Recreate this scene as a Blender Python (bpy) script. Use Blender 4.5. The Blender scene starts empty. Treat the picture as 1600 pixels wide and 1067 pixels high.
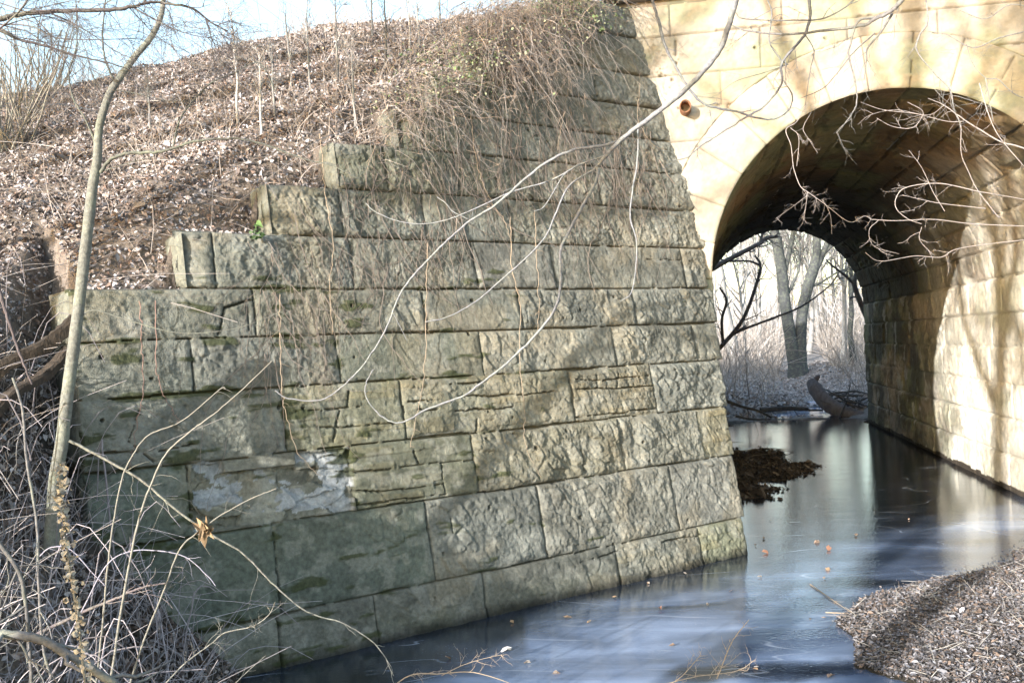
import bpy, math, random
import numpy as np
from math import sin, cos, radians, pi, sqrt
from mathutils import Matrix, Vector

# ------------------------------------------------------------------ camera, sky, sun, exposure
S = bpy.context.scene
F, CH = 1500.0, 2.5
rho, pit = radians(2.43), radians(.21)
R_ = np.array([cos(rho), 0, -sin(rho)]); U_ = np.array([sin(rho), 0, cos(rho)]); W_ = np.array([0., 1, 0])
W_ = W_*cos(pit)+U_*sin(pit); U_ = np.cross(R_, W_)
cd = bpy.data.cameras.new('camera'); cam = bpy.data.objects.new('camera', cd); S.collection.objects.link(cam)
cd.sensor_width = 36; cd.lens = 36*F/1600; cd.clip_end = 1500; cd.clip_start = .05
M4 = Matrix(((R_[0], U_[0], -W_[0], 0), (R_[1], U_[1], -W_[1], 0), (R_[2], U_[2], -W_[2], CH), (0, 0, 0, 1)))
cam.matrix_world = M4
S.camera = cam
SUN_YAW, SUN_EL = radians(39.2), radians(13.5)
SD = np.array([sin(SUN_YAW)*cos(SUN_EL), cos(SUN_YAW)*cos(SUN_EL), -sin(SUN_EL)])   # the way the light travels
w = bpy.data.worlds.new('World'); S.world = w; w.use_nodes = True
wt = w.node_tree; bg = wt.nodes['Background']
sk = wt.nodes.new('ShaderNodeTexSky'); sk.sky_type = 'NISHITA'; sk.sun_disc = False
sk.sun_elevation = SUN_EL; sk.sun_rotation = math.atan2(-SD[0], -SD[1])
sk.air_density = 1.0; sk.dust_density = 1.3; sk.ozone_density = 1.0; sk.air_density = 1.2
wt.links.new(sk.outputs[0], bg.inputs[0]); bg.inputs[1].default_value = .15
sl = bpy.data.lights.new('sun', 'SUN'); sl.energy = 3.1; sl.angle = radians(.55); sl.color = (1, .97, .935)
so = bpy.data.objects.new('sun', sl); S.collection.objects.link(so)
so.rotation_euler = Vector(SD).to_track_quat('-Z', 'Y').to_euler()
S.view_settings.view_transform = 'Standard'; S.view_settings.look = 'None'
S.view_settings.exposure = 2.0; S.view_settings.gamma = 1
S.cycles.max_bounces = 6

# ------------------------------------------------------------------ geometry frames
Z3 = np.array([0, 0, 1.])
ya, yw = radians(10.8), radians(53.9)
es = np.array([cos(ya), -sin(ya), 0]); et = np.array([sin(ya), cos(ya), 0])
ew = np.array([sin(yw), cos(yw), 0]); nw = np.array([cos(yw), -sin(yw), 0])
KW, BT = -7.367, .2            # wing wall plane: nw.p = KW - BT z
T0, T1 = 12.0, 27.3            # portal planes
SL, SR = .24, 4.52; SC = (SL+SR)/2; RA = (SR-SL)/2; ZS = 3.2
CAMP = np.array([0, 0, CH])
def ray(x, y): return R_*(x-800)/F + U_*(533.5-y)/F + W_
def at(x, y, d): return CAMP + ray(x, y)*d
def on_wing(x, y, out=0):
    d = ray(x, y); N = nw + BT*Z3; k = (KW+out-N@CAMP)/(N@d); return CAMP+k*d
def wing_az(x, y): p = on_wing(x, y); return p@ew, p[2]
def wp(a, z, d): # wing coordinates to world
    a = np.asarray(a, float)[..., None]; z = np.asarray(z, float)[..., None]; d = np.asarray(d, float)[..., None]
    return a*ew + (KW-BT*z+d)*nw + z*Z3
def stz(s, t, z):
    s = np.asarray(s, float)[..., None]; t = np.asarray(t, float)[..., None]; z = np.asarray(z, float)[..., None]
    return s*es + t*et + z*Z3

# ------------------------------------------------------------------ noise
def hsh(ix, iy, seed=0):
    ix = ix.astype(np.int64); iy = iy.astype(np.int64)
    n = (ix*374761393 + iy*668265263 + seed*2147483647*31 + seed*974634777) & 0xffffffff
    n = ((n ^ (n >> 13))*1274126177) & 0xffffffff
    n = ((n ^ (n >> 16))*2246822519) & 0xffffffff
    return ((n ^ (n >> 15)) & 0xffffff)/float(0x1000000)
def vn(x, y, seed=0):
    x = np.asarray(x, float); y = np.asarray(y, float)
    ix = np.floor(x); iy = np.floor(y); fx = x-ix; fy = y-iy
    fx = fx*fx*fx*(fx*(fx*6-15)+10); fy = fy*fy*fy*(fy*(fy*6-15)+10)
    a = hsh(ix, iy, seed); b = hsh(ix+1, iy, seed); c = hsh(ix, iy+1, seed); d = hsh(ix+1, iy+1, seed)
    return (a*(1-fx)+b*fx)*(1-fy)+(c*(1-fx)+d*fx)*fy
def fbm(x, y, o=4, seed=0):
    r = 0; a = .5; t = 0
    for i in range(o):
        r = r + a*vn(x*2**i+i*17.3, y*2**i-i*9.1, seed+i); t += a; a *= .5
    return r/t
def worley(x, y, seed=0):
    """F1, F2, cell random, offset to the nearest point"""
    ix = np.floor(x); iy = np.floor(y)
    f1 = np.full(x.shape, 9.); f2 = f1.copy(); cr = np.zeros(x.shape); ox = cr.copy(); oy = cr.copy()
    for i in (-1, 0, 1):
        for j in (-1, 0, 1):
            cx = ix+i; cy = iy+j
            dx = x-(cx+.1+.8*hsh(cx, cy, seed)); dy = y-(cy+.1+.8*hsh(cx, cy, seed+7))
            d = np.sqrt(dx*dx+dy*dy); m = d < f1
            f2 = np.where(m, f1, np.minimum(f2, d)); f1 = np.where(m, d, f1)
            cr = np.where(m, hsh(cx, cy, seed+13), cr); ox = np.where(m, dx, ox); oy = np.where(m, dy, oy)
    return f1, f2, cr, ox, oy
def sst(a, b, x): t = np.clip((x-a)/(b-a), 0, 1); return t*t*(3-2*t)

# ------------------------------------------------------------------ objects
COL = S.collection
def tag(o, label=None, cat=None, group=None, kind=None):
    if label: o['label'] = label
    if cat: o['category'] = cat
    if group: o['group'] = group
    if kind: o['kind'] = kind
    return o
def empty(name, loc, label=None, cat=None, group=None, kind=None):
    o = bpy.data.objects.new(name, None); COL.objects.link(o); o.location = tuple(float(c) for c in loc)
    o.empty_display_size = .1
    return tag(o, label, cat, group, kind)
def meshobj(name, V, faces, mat, parent=None, col=None, smooth=True, loc=None):
    """faces: list of (n,k) int arrays"""
    V = np.asarray(V, np.float32)
    if parent is not None: V = V-np.array(parent.location, np.float32)
    elif loc is not None: V = V-np.asarray(loc, np.float32)
    me = bpy.data.meshes.new(name)
    if not isinstance(faces, list): faces = [faces]
    faces = [np.asarray(f, np.int32) for f in faces if len(f)]
    idx = np.concatenate([f.ravel() for f in faces]); sz = np.concatenate([np.full(len(f), f.shape[1], np.int32) for f in faces])
    st = np.concatenate(([0], np.cumsum(sz)[:-1])).astype(np.int32)
    me.vertices.add(len(V)); me.vertices.foreach_set('co', V.ravel())
    me.loops.add(len(idx)); me.loops.foreach_set('vertex_index', idx)
    me.polygons.add(len(sz)); me.polygons.foreach_set('loop_start', st)
    try: me.polygons.foreach_set('loop_total', sz)
    except Exception: pass
    me.polygons.foreach_set('use_smooth', np.full(len(sz), smooth))
    me.update(calc_edges=True); me.validate()
    if col is not None:
        c = np.ones((len(V), 4), np.float32); c[:, :3] = col
        at_ = me.color_attributes.new('Col', 'FLOAT_COLOR', 'POINT'); at_.data.foreach_set('color', c.ravel())
    me.materials.append(mat)
    o = bpy.data.objects.new(name, me); COL.objects.link(o)
    if parent is not None: o.parent = parent
    elif loc is not None: o.location = tuple(float(c) for c in loc)
    return o
class MB:
    def __init__(s): s.V = []; s.Q = []; s.T = []; s.C = []; s.n = 0
    def add(s, V, Q=None, T=None, c=None):
        V = np.asarray(V, float)
        s.V.append(V)
        if Q is not None and len(Q): s.Q.append(np.asarray(Q)+s.n)
        if T is not None and len(T): s.T.append(np.asarray(T)+s.n)
        s.C.append(np.broadcast_to(np.asarray(c if c is not None else (1, 1, 1), float), (len(V), 3)))
        s.n += len(V)
    def tube(s, P, r, sides=5, c=None, knob=0, rng=None):
        P = np.asarray(P, float); n = len(P)
        if n < 2: return
        r = np.broadcast_to(np.asarray(r, float), (n,)).copy()
        if knob and rng is not None: r *= 1+knob*(rng.random(n)-.4)
        t = np.gradient(P, axis=0); t /= np.linalg.norm(t, axis=1)[:, None]+1e-9
        m = P[-1]-P[0]; ref = np.array([1., 0, 0]) if abs(m[0]) < min(abs(m[1]), abs(m[2])) else (np.array([0, 1., 0]) if abs(m[1]) < abs(m[2]) else np.array([0, 0, 1.]))
        a = np.cross(t, ref); a /= np.linalg.norm(a, axis=1)[:, None]+1e-9; b = np.cross(t, a)
        th = np.arange(sides)*2*pi/sides
        V = P[:, None]+r[:, None, None]*(a[:, None]*np.cos(th)[None, :, None]+b[:, None]*np.sin(th)[None, :, None])
        i = np.arange(n-1)[:, None]*sides; j = np.arange(sides)[None]; k = (j+1) % sides
        Q = np.stack([i+j, i+k, i+sides+k, i+sides+j], -1).reshape(-1, 4)
        V = np.concatenate([V.reshape(-1, 3), P[-1:]+t[-1:]*r[-1]]); e = (n-1)*sides
        T = np.stack([e+np.arange(sides), e+(np.arange(sides)+1) % sides, np.full(sides, n*sides)], -1)
        s.add(V, Q, T, c)
    def box(s, c0, ax, ay, az, c=None):
        c0 = np.asarray(c0, float); V = [c0+i*ax+j*ay+k*az for k in (-.5, .5) for j in (-.5, .5) for i in (-.5, .5)]
        s.add(V, [[0, 2, 3, 1], [4, 5, 7, 6], [0, 1, 5, 4], [2, 6, 7, 3], [0, 4, 6, 2], [1, 3, 7, 5]], None, c)
    def build(s, name, mat, parent=None, smooth=True, loc=None):
        V = np.concatenate(s.V); fs = []
        if s.Q: fs.append(np.concatenate(s.Q))
        if s.T: fs.append(np.concatenate(s.T))
        return meshobj(name, V, fs, mat, parent, np.concatenate(s.C), smooth, loc)
def spline(P, n=6):
    P = np.asarray(P, float)
    if len(P) < 3: t = np.linspace(0, 1, n+1)[:, None]; return P[0]*(1-t)+P[-1]*t
    Q = np.concatenate([[2*P[0]-P[1]], P, [2*P[-1]-P[-2]]]); out = []
    for i in range(1, len(Q)-2):
        t = np.linspace(0, 1, n, endpoint=False)[:, None]
        a, b, c, d = Q[i-1], Q[i], Q[i+1], Q[i+2]
        out.append(.5*((2*b)+(c-a)*t+(2*a-5*b+4*c-d)*t*t+(3*b-a-3*c+d)*t**3))
    out.append(P[-1:]); return np.concatenate(out)

# ------------------------------------------------------------------ materials
def nd(nt, typ, **k):
    n = nt.nodes.new(typ)
    for a, b in k.items(): setattr(n, a, b)
    return n
def rough_mat(name, base, var=.35, scale=12, rough=.9, bump=.4, bscale=60, bdist=.004, attr=True, spec=.25, aniso=None, tint2=None, t2scale=3, t2amt=.5, trans=0):
    m = bpy.data.materials.new(name); m.use_nodes = True; nt = m.node_tree; L = nt.links
    p = nt.nodes['Principled BSDF']; p.inputs['Roughness'].default_value = rough
    p.inputs['Specular IOR Level'].default_value = spec
    tc = nd(nt, 'ShaderNodeTexCoord'); src = tc.outputs['Object']
    if aniso:
        mp = nd(nt, 'ShaderNodeMapping'); mp.inputs['Scale'].default_value = aniso; L.new(src, mp.inputs[0]); src = mp.outputs[0]
    n1 = nd(nt, 'ShaderNodeTexNoise'); n1.inputs['Scale'].default_value = scale; n1.inputs['Detail'].default_value = 6; n1.inputs['Roughness'].default_value = .65
    L.new(src, n1.inputs['Vector'])
    mr = nd(nt, 'ShaderNodeMapRange'); mr.inputs[1].default_value = .25; mr.inputs[2].default_value = .75
    mr.inputs[3].default_value = 1-var; mr.inputs[4].default_value = 1+var; L.new(n1.outputs[0], mr.inputs[0])
    rgb = nd(nt, 'ShaderNodeRGB'); rgb.outputs[0].default_value = (*base, 1); c = rgb.outputs[0]
    if attr:
        a = nd(nt, 'ShaderNodeAttribute', attribute_name='Col')
        mx = nd(nt, 'ShaderNodeMix', data_type='RGBA', blend_type='MULTIPLY'); mx.inputs[0].default_value = 1
        L.new(c, mx.inputs[6]); L.new(a.outputs[0], mx.inputs[7]); c = mx.outputs[2]
    if tint2:
        n3 = nd(nt, 'ShaderNodeTexNoise'); n3.inputs['Scale'].default_value = t2scale; n3.inputs['Detail'].default_value = 5; L.new(src, n3.inputs['Vector'])
        r3 = nd(nt, 'ShaderNodeMapRange'); r3.inputs[1].default_value = .45; r3.inputs[2].default_value = .65; r3.inputs[4].default_value = t2amt; L.new(n3.outputs[0], r3.inputs[0])
        m3 = nd(nt, 'ShaderNodeMix', data_type='RGBA'); L.new(r3.outputs[0], m3.inputs[0]); L.new(c, m3.inputs[6]); m3.inputs[7].default_value = (*tint2, 1); c = m3.outputs[2]
    m2 = nd(nt, 'ShaderNodeVectorMath', operation='SCALE'); L.new(c, m2.inputs[0]); L.new(mr.outputs[0], m2.inputs['Scale'])
    L.new(m2.outputs[0], p.inputs['Base Color'])
    if bump:
        n2 = nd(nt, 'ShaderNodeTexNoise'); n2.inputs['Scale'].default_value = bscale; n2.inputs['Detail'].default_value = 5; n2.inputs['Roughness'].default_value = .6
        L.new(src, n2.inputs['Vector'])
        bp = nd(nt, 'ShaderNodeBump'); bp.inputs['Strength'].default_value = bump; bp.inputs['Distance'].default_value = bdist
        L.new(n2.outputs[0], bp.inputs['Height']); L.new(bp.outputs[0], p.inputs['Normal'])
    return m
M = {}
M['wing'] = rough_mat('weathered_sandstone', (1, 1, 1), .38, 26, .93, 1, 95, .014)
M['tan'] = rough_mat('tan_sandstone', (1, 1, 1), .2, 9, .9, .8, 90, .006)
M['vault'] = rough_mat('vault_sandstone', (1, 1, 1), .35, 7, .85, .9, 45, .012)
M['core'] = rough_mat('rubble_core', (.12, .11, .08), .4, 9, .95, 1, 30, .02, attr=False)
M['soil'] = rough_mat('leafy_soil', (1, 1, 1), .45, 14, .95, 1, 25, .03)
M['leaf'] = rough_mat('dry_leaf', (1, 1, 1), .2, 40, .7, 0, spec=.3)
M['twig'] = rough_mat('dry_twig', (1, 1, 1), .25, 30, .8, .3, 120, .002)
M['bark'] = rough_mat('bark', (1, 1, 1), .5, 45, .85, .8, 60, .006, tint2=(.30, .33, .22), t2scale=9, t2amt=.25)
M['wood'] = rough_mat('old_wood', (1, 1, 1), .4, 14, .9, 1, 50, .01, aniso=(1, 1, .3))
M['ivy'] = rough_mat('ivy_leaf', (1, 1, 1), .3, 30, .6, 0)
M['moss'] = rough_mat('moss', (.05, .06, .018), .5, 50, 1, 1, 120, .01, attr=False)
M['rust'] = rough_mat('rusty_pipe', (.20, .10, .055), .5, 40, .8, .8, 150, .003, attr=False)
M['mat'] = rough_mat('wet_debris', (1, 1, 1), .5, 20, .55, 1, 40, .02)

# ------------------------------------------------------------------ terrain
ZC = [0, .40, 1.11, 1.67, 2.22, 2.66, 3.08, 3.57, 4.04, 4.50, 4.91, 5.32, 5.73, 6.22, 6.62]
AL = [1.6, 1.6, 1.6, 1.6, 1.6, 1.6, 2.50, 3.30, 4.02, 4.74, 5.3, 5.9, 6.5, 7.2]     # left end of each course
AR = [8.60, 8.66, 8.70, 8.74, 8.80, 8.84, 8.80, 9.1, 9.1, 9.1, 9.1, 9.1, 9.1, 9.1]
def a_at_t0(z): return (T0+.06-(KW-BT*z)*(nw@et))/(ew@et)
def wall_top(a):
    a = np.asarray(a); r = np.full(a.shape, 3.08)
    for al, zt in zip(AL[6:], ZC[7:]): r = np.where(a > al, zt, r)
    return r
BK = np.array([(5.95, 10.95), (5.1, 10.1), (4.3, 9.55), (3.55, 9.1), (2.95, 8.45), (2.5, 7.75), (2.55, 7.2), (2.75, 6.75), (3.1, 5.8), (3.3, 4)])
def terrain(x, y):
    x = np.asarray(x, float); y = np.asarray(y, float)
    s = x*es[0]+y*es[1]; t = x*et[0]+y*et[1]
    a = x*ew[0]+y*ew[1]; dn = KW-(x*nw[0]+y*nw[1])
    n = (fbm(x*1.3, y*1.3, 4, 3)-.5); n2 = fbm(x*.35, y*.35, 3, 5)-.5; n3 = fbm(x*4, y*4, 3, 9)-.5
    crest = 7.56 - .032*np.maximum(0, -3-s) + n2*.25
    slope = 3.12+.70*(t-6.7)
    slope = slope - .12*np.maximum(0, -5-s) 
    k = 1.4; plane = -np.log(np.exp(-np.minimum(slope, 40)*k)+np.exp(-crest*k))/k
    back = 7.9-.62*(t-27)
    plane = np.minimum(plane, np.maximum(back, .3))
    plane = np.maximum(plane, .95)+n*.28+n3*.07+n2*.25
    # low bank on the near left, falling to the water
    xe = -2.15+.08*sin(0)+np.clip(4.6-y, 0, 3.6)*1.05+n*.5
    bank = np.where(x > -3.25, (xe-x)*1.15, (xe+3.25)*1.15+(-3.25-x)*2.4)
    bank = np.where(y < 4, np.minimum(bank, .95+n*.2), bank)
    bank = np.where(x > xe, np.maximum(-.35, -(x-xe)*.6), bank)
    left = np.minimum(plane, bank+n3*.05)
    # right bank of leaves
    d = np.full(x.shape, 1e9); ins = np.zeros(x.shape, bool)
    P = np.concatenate([BK, [(3.3, -30), (60, -30), (60, 10.95)]])
    for i in range(len(P)):
        p, q = P[i], P[(i+1) % len(P)]; e = q-p; h = np.clip(((x-p[0])*e[0]+(y-p[1])*e[1])/(e@e), 0, 1)
        if i < len(BK)+0: d = np.minimum(d, np.hypot(x-p[0]-h*e[0], y-p[1]-h*e[1]))
        c = ((p[1] > y) != (q[1] > y)) & (x < (q[0]-p[0])*(y-p[1])/(q[1]-p[1]+1e-12)+p[0]); ins ^= c
    sd = np.where(ins, d, -d)+n*.5
    rb = np.where(sd > 0, np.minimum(.05*sd+.012, .10+.02*sd)+n3*.05*np.clip(sd*3, 0, 1), np.maximum(sd*.5, -.4))
    front = np.maximum(left, rb)
    # behind the wing wall the earth stands against it
    zt = wall_top(a)
    earth = np.maximum(plane, zt+.05)
    behind = np.where(dn+0*x < .0, 0, 1)
    dd = dn-BT*(-zt)  # how far behind the battered face at its top
    dd = (KW-BT*zt)-(x*nw[0]+y*nw[1])
    e2 = (zt-.04)+(earth-zt+.04)*sst(.10, .62, dd)
    isw = (a > 1.75) & (dd > .16) & (t < T0+1.5)
    z = np.where(isw & (s < .3), e2, front)
    z = np.where((a > 1.75) & (dd <= .16) & (t < T0) & (x < 2.8), np.minimum(front, .9), z)
    # bank foot along the wall
    emb = np.maximum(plane, .3)
    z = np.where((t >= T0) & (t <= T1) & (s < -.85), emb, z)
    z = np.where((t >= T0+.2) & (t <= T1) & (s > 5.6), emb, z)
    # creek bed inside the barrel: a debris bar on the left
    bar = .15-.10*((t-18.6)/3.0)**2-.125*np.maximum(0, s-.3)+n*.24+n3*.14
    bar = np.maximum(bar, .05-.14*np.abs(t-24.5)/3.5-.35*np.maximum(0, s-.3)+n*.15)
    inside = (t > T0) & (t < T1) & (s >= -.85) & (s <= 5.6)
    z = np.where(inside, np.maximum(-.3, np.minimum(bar, .14)), z)
    z = np.where((t > T0-1.2) & (t <= T0) & (s >= 4.7), .3, z)
    # beyond the bridge
    far = t > T1
    cs = 2.6+.9*np.sin((t-27)*.22)+.10*(t-27)            # creek centre
    hw = np.clip(2.3-.13*(t-27), .15, 2.5)
    fl = .12+np.clip((np.abs(s-cs)-hw)*.22, -.5, .35)+.022*np.maximum(0, t-32)+n*.3+n2*.5
    fl = np.where((np.abs(t-28.9) < .3) & (s < 6), np.maximum(fl, .02+n*.15), fl)
    fl = np.where((np.abs(t-33.5) < .35) & (s < 6), np.maximum(fl, .02+n*.12), fl)
    embb = np.where((s < -1.2) | (s > 6.2), np.maximum(7.9-.62*(t-24.5), -2), -2)
    fl = np.maximum(fl, embb)
    fl = fl + .012*np.maximum(0, t-60)*(1+n2)
    z = np.where(far, fl, z)
    return z
def axis(*seg):
    out = []
    for a, b, st in seg: out.append(np.arange(a, b, st))
    return np.concatenate(out)
gx = axis((-400, -60, 20), (-60, -22, 2), (-22, -12, .4), (-12, 8, .075), (8, 14, .25), (14, 40, 2), (40, 401, 20))
gy = axis((-60, -2, 2), (-2, 3, .25), (3, 17.5, .075), (17.5, 45, .22), (45, 90, 1.2), (90, 501, 20))
GX, GY = np.meshgrid(gx, gy); GZ = terrain(GX, GY)
nx, ny = len(gx), len(gy)
i = np.arange(ny-1)[:, None]*nx+np.arange(nx-1)[None]
Q = np.stack([i, i+1, i+nx+1, i+nx], -1).reshape(-1, 4)
V = np.stack([GX, GY, GZ], -1).reshape(-1, 3)
cn = fbm(GX*2.2, GY*2.2, 4, 21).reshape(-1, 1)
ca = np.array([.08, .065, .052])*(1-cn)+np.array([.22, .18, .15])*cn
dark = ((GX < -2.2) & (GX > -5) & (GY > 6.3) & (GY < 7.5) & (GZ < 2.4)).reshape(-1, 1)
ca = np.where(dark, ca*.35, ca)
lowwet = (GZ < .04).reshape(-1, 1); ca = np.where(lowwet, np.array([.035, .03, .022]), ca)
tt = (GX*et[0]+GY*et[1]).reshape(-1, 1)
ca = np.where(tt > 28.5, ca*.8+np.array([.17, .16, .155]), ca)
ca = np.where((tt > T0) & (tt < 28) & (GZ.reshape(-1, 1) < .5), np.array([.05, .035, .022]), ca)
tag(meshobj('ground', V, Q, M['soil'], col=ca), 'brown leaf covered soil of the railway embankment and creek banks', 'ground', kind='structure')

# ------------------------------------------------------------------ ice on the creek
def ice_mat():
    m = bpy.data.materials.new('creek_ice'); m.use_nodes = True; nt = m.node_tree; L = nt.links
    p = nt.nodes['Principled BSDF']
    tc = nd(nt, 'ShaderNodeTexCoord'); mp = nd(nt, 'ShaderNodeMapping'); L.new(tc.outputs['Object'], mp.inputs[0])
    mp.inputs['Rotation'].default_value = (0, 0, radians(-38)); mp.inputs['Scale'].default_value = (.6, 1.7, 1)
    n = nd(nt, 'ShaderNodeTexNoise'); n.inputs['Scale'].default_value = .75; n.inputs['Detail'].default_value = 5; n.inputs['Distortion'].default_value = .8; L.new(mp.outputs[0], n.inputs['Vector'])
    r = nd(nt, 'ShaderNodeValToRGB'); e = r.color_ramp.elements
    e[0].position = .28; e[0].color = (.025, .035, .05, 1); e[1].position = .72; e[1].color = (.42, .53, .74, 1)
    k = r.color_ramp.elements.new(.5); k.color = (.17, .225, .34, 1)
    L.new(n.outputs[0], r.inputs[0])
    a = nd(nt, 'ShaderNodeAttribute', attribute_name='Col')
    mx = nd(nt, 'ShaderNodeMix', data_type='RGBA', blend_type='MULTIPLY'); mx.inputs[0].default_value = 1
    L.new(r.outputs[0], mx.inputs[6]); L.new(a.outputs[0], mx.inputs[7])
    nl = nd(nt, 'ShaderNodeTexNoise'); nl.inputs['Scale'].default_value = .42; nl.inputs['Detail'].default_value = 3; nl.inputs['Distortion'].default_value = .6; L.new(mp.outputs[0], nl.inputs['Vector'])
    m1 = nd(nt, 'ShaderNodeMath', operation='PINGPONG'); m1.inputs[1].default_value = .06; L.new(nl.outputs[0], m1.inputs[0])
    m2 = nd(nt, 'ShaderNodeMapRange'); m2.inputs[1].default_value = .0; m2.inputs[2].default_value = .005; m2.inputs[3].default_value = .45; m2.inputs[4].default_value = 0; L.new(m1.outputs[0], m2.inputs[0])
    nb = nd(nt, 'ShaderNodeTexNoise'); nb.inputs['Scale'].default_value = 1.7; nb.inputs['Detail'].default_value = 4; L.new(tc.outputs['Object'], nb.inputs['Vector'])
    m3 = nd(nt, 'ShaderNodeMapRange'); m3.inputs[1].default_value = .45; m3.inputs[2].default_value = .65; L.new(nb.outputs[0], m3.inputs[0])
    m4 = nd(nt, 'ShaderNodeMath', operation='MULTIPLY'); L.new(m2.outputs[0], m4.inputs[0]); L.new(m3.outputs[0], m4.inputs[1])
    sp = nd(nt, 'ShaderNodeTexNoise'); sp.inputs['Scale'].default_value = 55; sp.inputs['Detail'].default_value = 3; L.new(tc.outputs['Object'], sp.inputs['Vector'])
    m5 = nd(nt, 'ShaderNodeMapRange'); m5.inputs[1].default_value = .60; m5.inputs[2].default_value = .75; m5.inputs[4].default_value = .35; L.new(sp.outputs[0], m5.inputs[0])
    m6 = nd(nt, 'ShaderNodeMath', operation='MULTIPLY'); L.new(m5.outputs[0], m6.inputs[0]); L.new(m3.outputs[0], m6.inputs[1])
    m7 = nd(nt, 'ShaderNodeMath', operation='ADD'); L.new(m4.outputs[0], m7.inputs[0]); L.new(m6.outputs[0], m7.inputs[1])
    mw = nd(nt, 'ShaderNodeMix', data_type='RGBA'); L.new(m7.outputs[0], mw.inputs[0]); L.new(mx.outputs[2], mw.inputs[6]); mw.inputs[7].default_value = (.6, .66, .75, 1)
    L.new(mw.outputs[2], p.inputs['Base Color'])
    n2 = nd(nt, 'ShaderNodeTexNoise'); n2.inputs['Scale'].default_value = 2.5; n2.inputs['Detail'].default_value = 4; L.new(tc.outputs['Object'], n2.inputs['Vector'])
    mr = nd(nt, 'ShaderNodeMapRange'); mr.inputs[1].default_value = .35; mr.inputs[2].default_value = .7; mr.inputs[3].default_value = .02; mr.inputs[4].default_value = .13
    L.new(n2.outputs[0], mr.inputs[0]); L.new(mr.outputs[0], p.inputs['Roughness'])
    p.inputs['IOR'].default_value = 2.0; p.inputs['Specular IOR Level'].default_value = .8; p.inputs['Specular Tint'].default_value = (.82, .92, 1, 1)
    n3 = nd(nt, 'ShaderNodeTexNoise'); n3.inputs['Scale'].default_value = 26; n3.inputs['Detail'].default_value = 4; L.new(tc.outputs['Object'], n3.inputs['Vector'])
    n4 = nd(nt, 'ShaderNodeTexNoise'); n4.inputs['Scale'].default_value = 1.6; n4.inputs['Detail'].default_value = 2; L.new(mp.outputs[0], n4.inputs['Vector'])
    ad = nd(nt, 'ShaderNodeMath', operation='MULTIPLY_ADD'); ad.inputs[1].default_value = 1.3; L.new(n4.outputs[0], ad.inputs[0]); L.new(n3.outputs[0], ad.inputs[2])
    b = nd(nt, 'ShaderNodeBump'); b.inputs['Strength'].default_value = .5; b.inputs['Distance'].default_value = .0035
    L.new(ad.outputs[0], b.inputs['Height']); L.new(b.outputs[0], p.inputs['Normal'])
    return m
M['ice'] = ice_mat()
ix = axis((-3.5, 8, .06), (8, 16, .3)); iy = axis((-8, 4, .5), (4, 20, .06), (20, 60, .3))
IX, IY = np.meshgrid(ix, iy)
mil = np.ones(IX.shape)
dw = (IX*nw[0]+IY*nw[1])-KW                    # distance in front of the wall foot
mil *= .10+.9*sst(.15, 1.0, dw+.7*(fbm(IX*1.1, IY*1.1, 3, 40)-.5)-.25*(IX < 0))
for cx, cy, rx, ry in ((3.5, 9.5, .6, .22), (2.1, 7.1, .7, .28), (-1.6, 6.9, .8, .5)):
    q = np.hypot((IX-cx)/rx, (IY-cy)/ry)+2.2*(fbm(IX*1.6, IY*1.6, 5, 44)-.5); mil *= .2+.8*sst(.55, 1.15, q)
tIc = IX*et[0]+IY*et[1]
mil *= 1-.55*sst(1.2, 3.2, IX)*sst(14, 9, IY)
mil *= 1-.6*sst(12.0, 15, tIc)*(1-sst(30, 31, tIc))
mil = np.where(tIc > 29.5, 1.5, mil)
nx, ny = len(ix), len(iy); i = np.arange(ny-1)[:, None]*nx+np.arange(nx-1)[None]
Q = np.stack([i, i+1, i+nx+1, i+nx], -1).reshape(-1, 4)
V = np.stack([IX, IY, 0*IX], -1).reshape(-1, 3)
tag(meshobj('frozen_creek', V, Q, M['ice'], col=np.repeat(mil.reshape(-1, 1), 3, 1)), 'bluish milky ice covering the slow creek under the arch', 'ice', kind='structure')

# ------------------------------------------------------------------ stone relief helpers
def rockface(u, v, seed=0):
    wu = u+.05*(fbm(u*6, v*6, 3, seed+1)-.5); wv = v+.05*(fbm(u*6+5, v*6, 3, seed+2)-.5)
    broad = fbm(u*2.6, v*2.6, 3, seed+3)-.5
    rid = 1-np.abs(2*vn(wu*9+wv*2, wv*5.5, seed+4)-1); rid2 = 1-np.abs(2*vn(wu*19+3, wv*14, seed+5)-1)
    f1, f2, cr, ox, oy = worley(wu*5.8+.5*wv*5.8, wv*4.8, seed+6)
    g1 = hsh(np.floor(cr*9999), np.floor(cr*777), 3)-.5; g2 = hsh(np.floor(cr*9999), np.floor(cr*777), 5)-.5
    fac = cr*.5+ox*g1*1.6+oy*g2*1.2
    f1b, f2b, crb, oxb, oyb = worley(wu*14+.4*wv*14, wv*12, seed+9)
    facb = crb*.5+oxb*(hsh(np.floor(crb*9999), np.floor(crb*77), 3)-.5)*1.5
    q = sst(.3, .65, fbm(u*1.9, v*2.3, 3, seed+11))
    q = q*sst(.35, .6, fbm(u*1.3+7, v*1.6, 2, seed+31))+.15
    return .045*broad+.032*fac*sst(0, .22, f2-f1)*(.35+.85*q)+.012*facb*sst(0, .3, f2b-f1b)+.030*(fbm(wu*7+2, wv*5, 4, seed+20)-.5)+.024*(fbm(u*13, v*10, 5, seed+12)-.5)+.016*(fbm(u*42, v*42, 3, seed+8)-.5)
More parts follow.
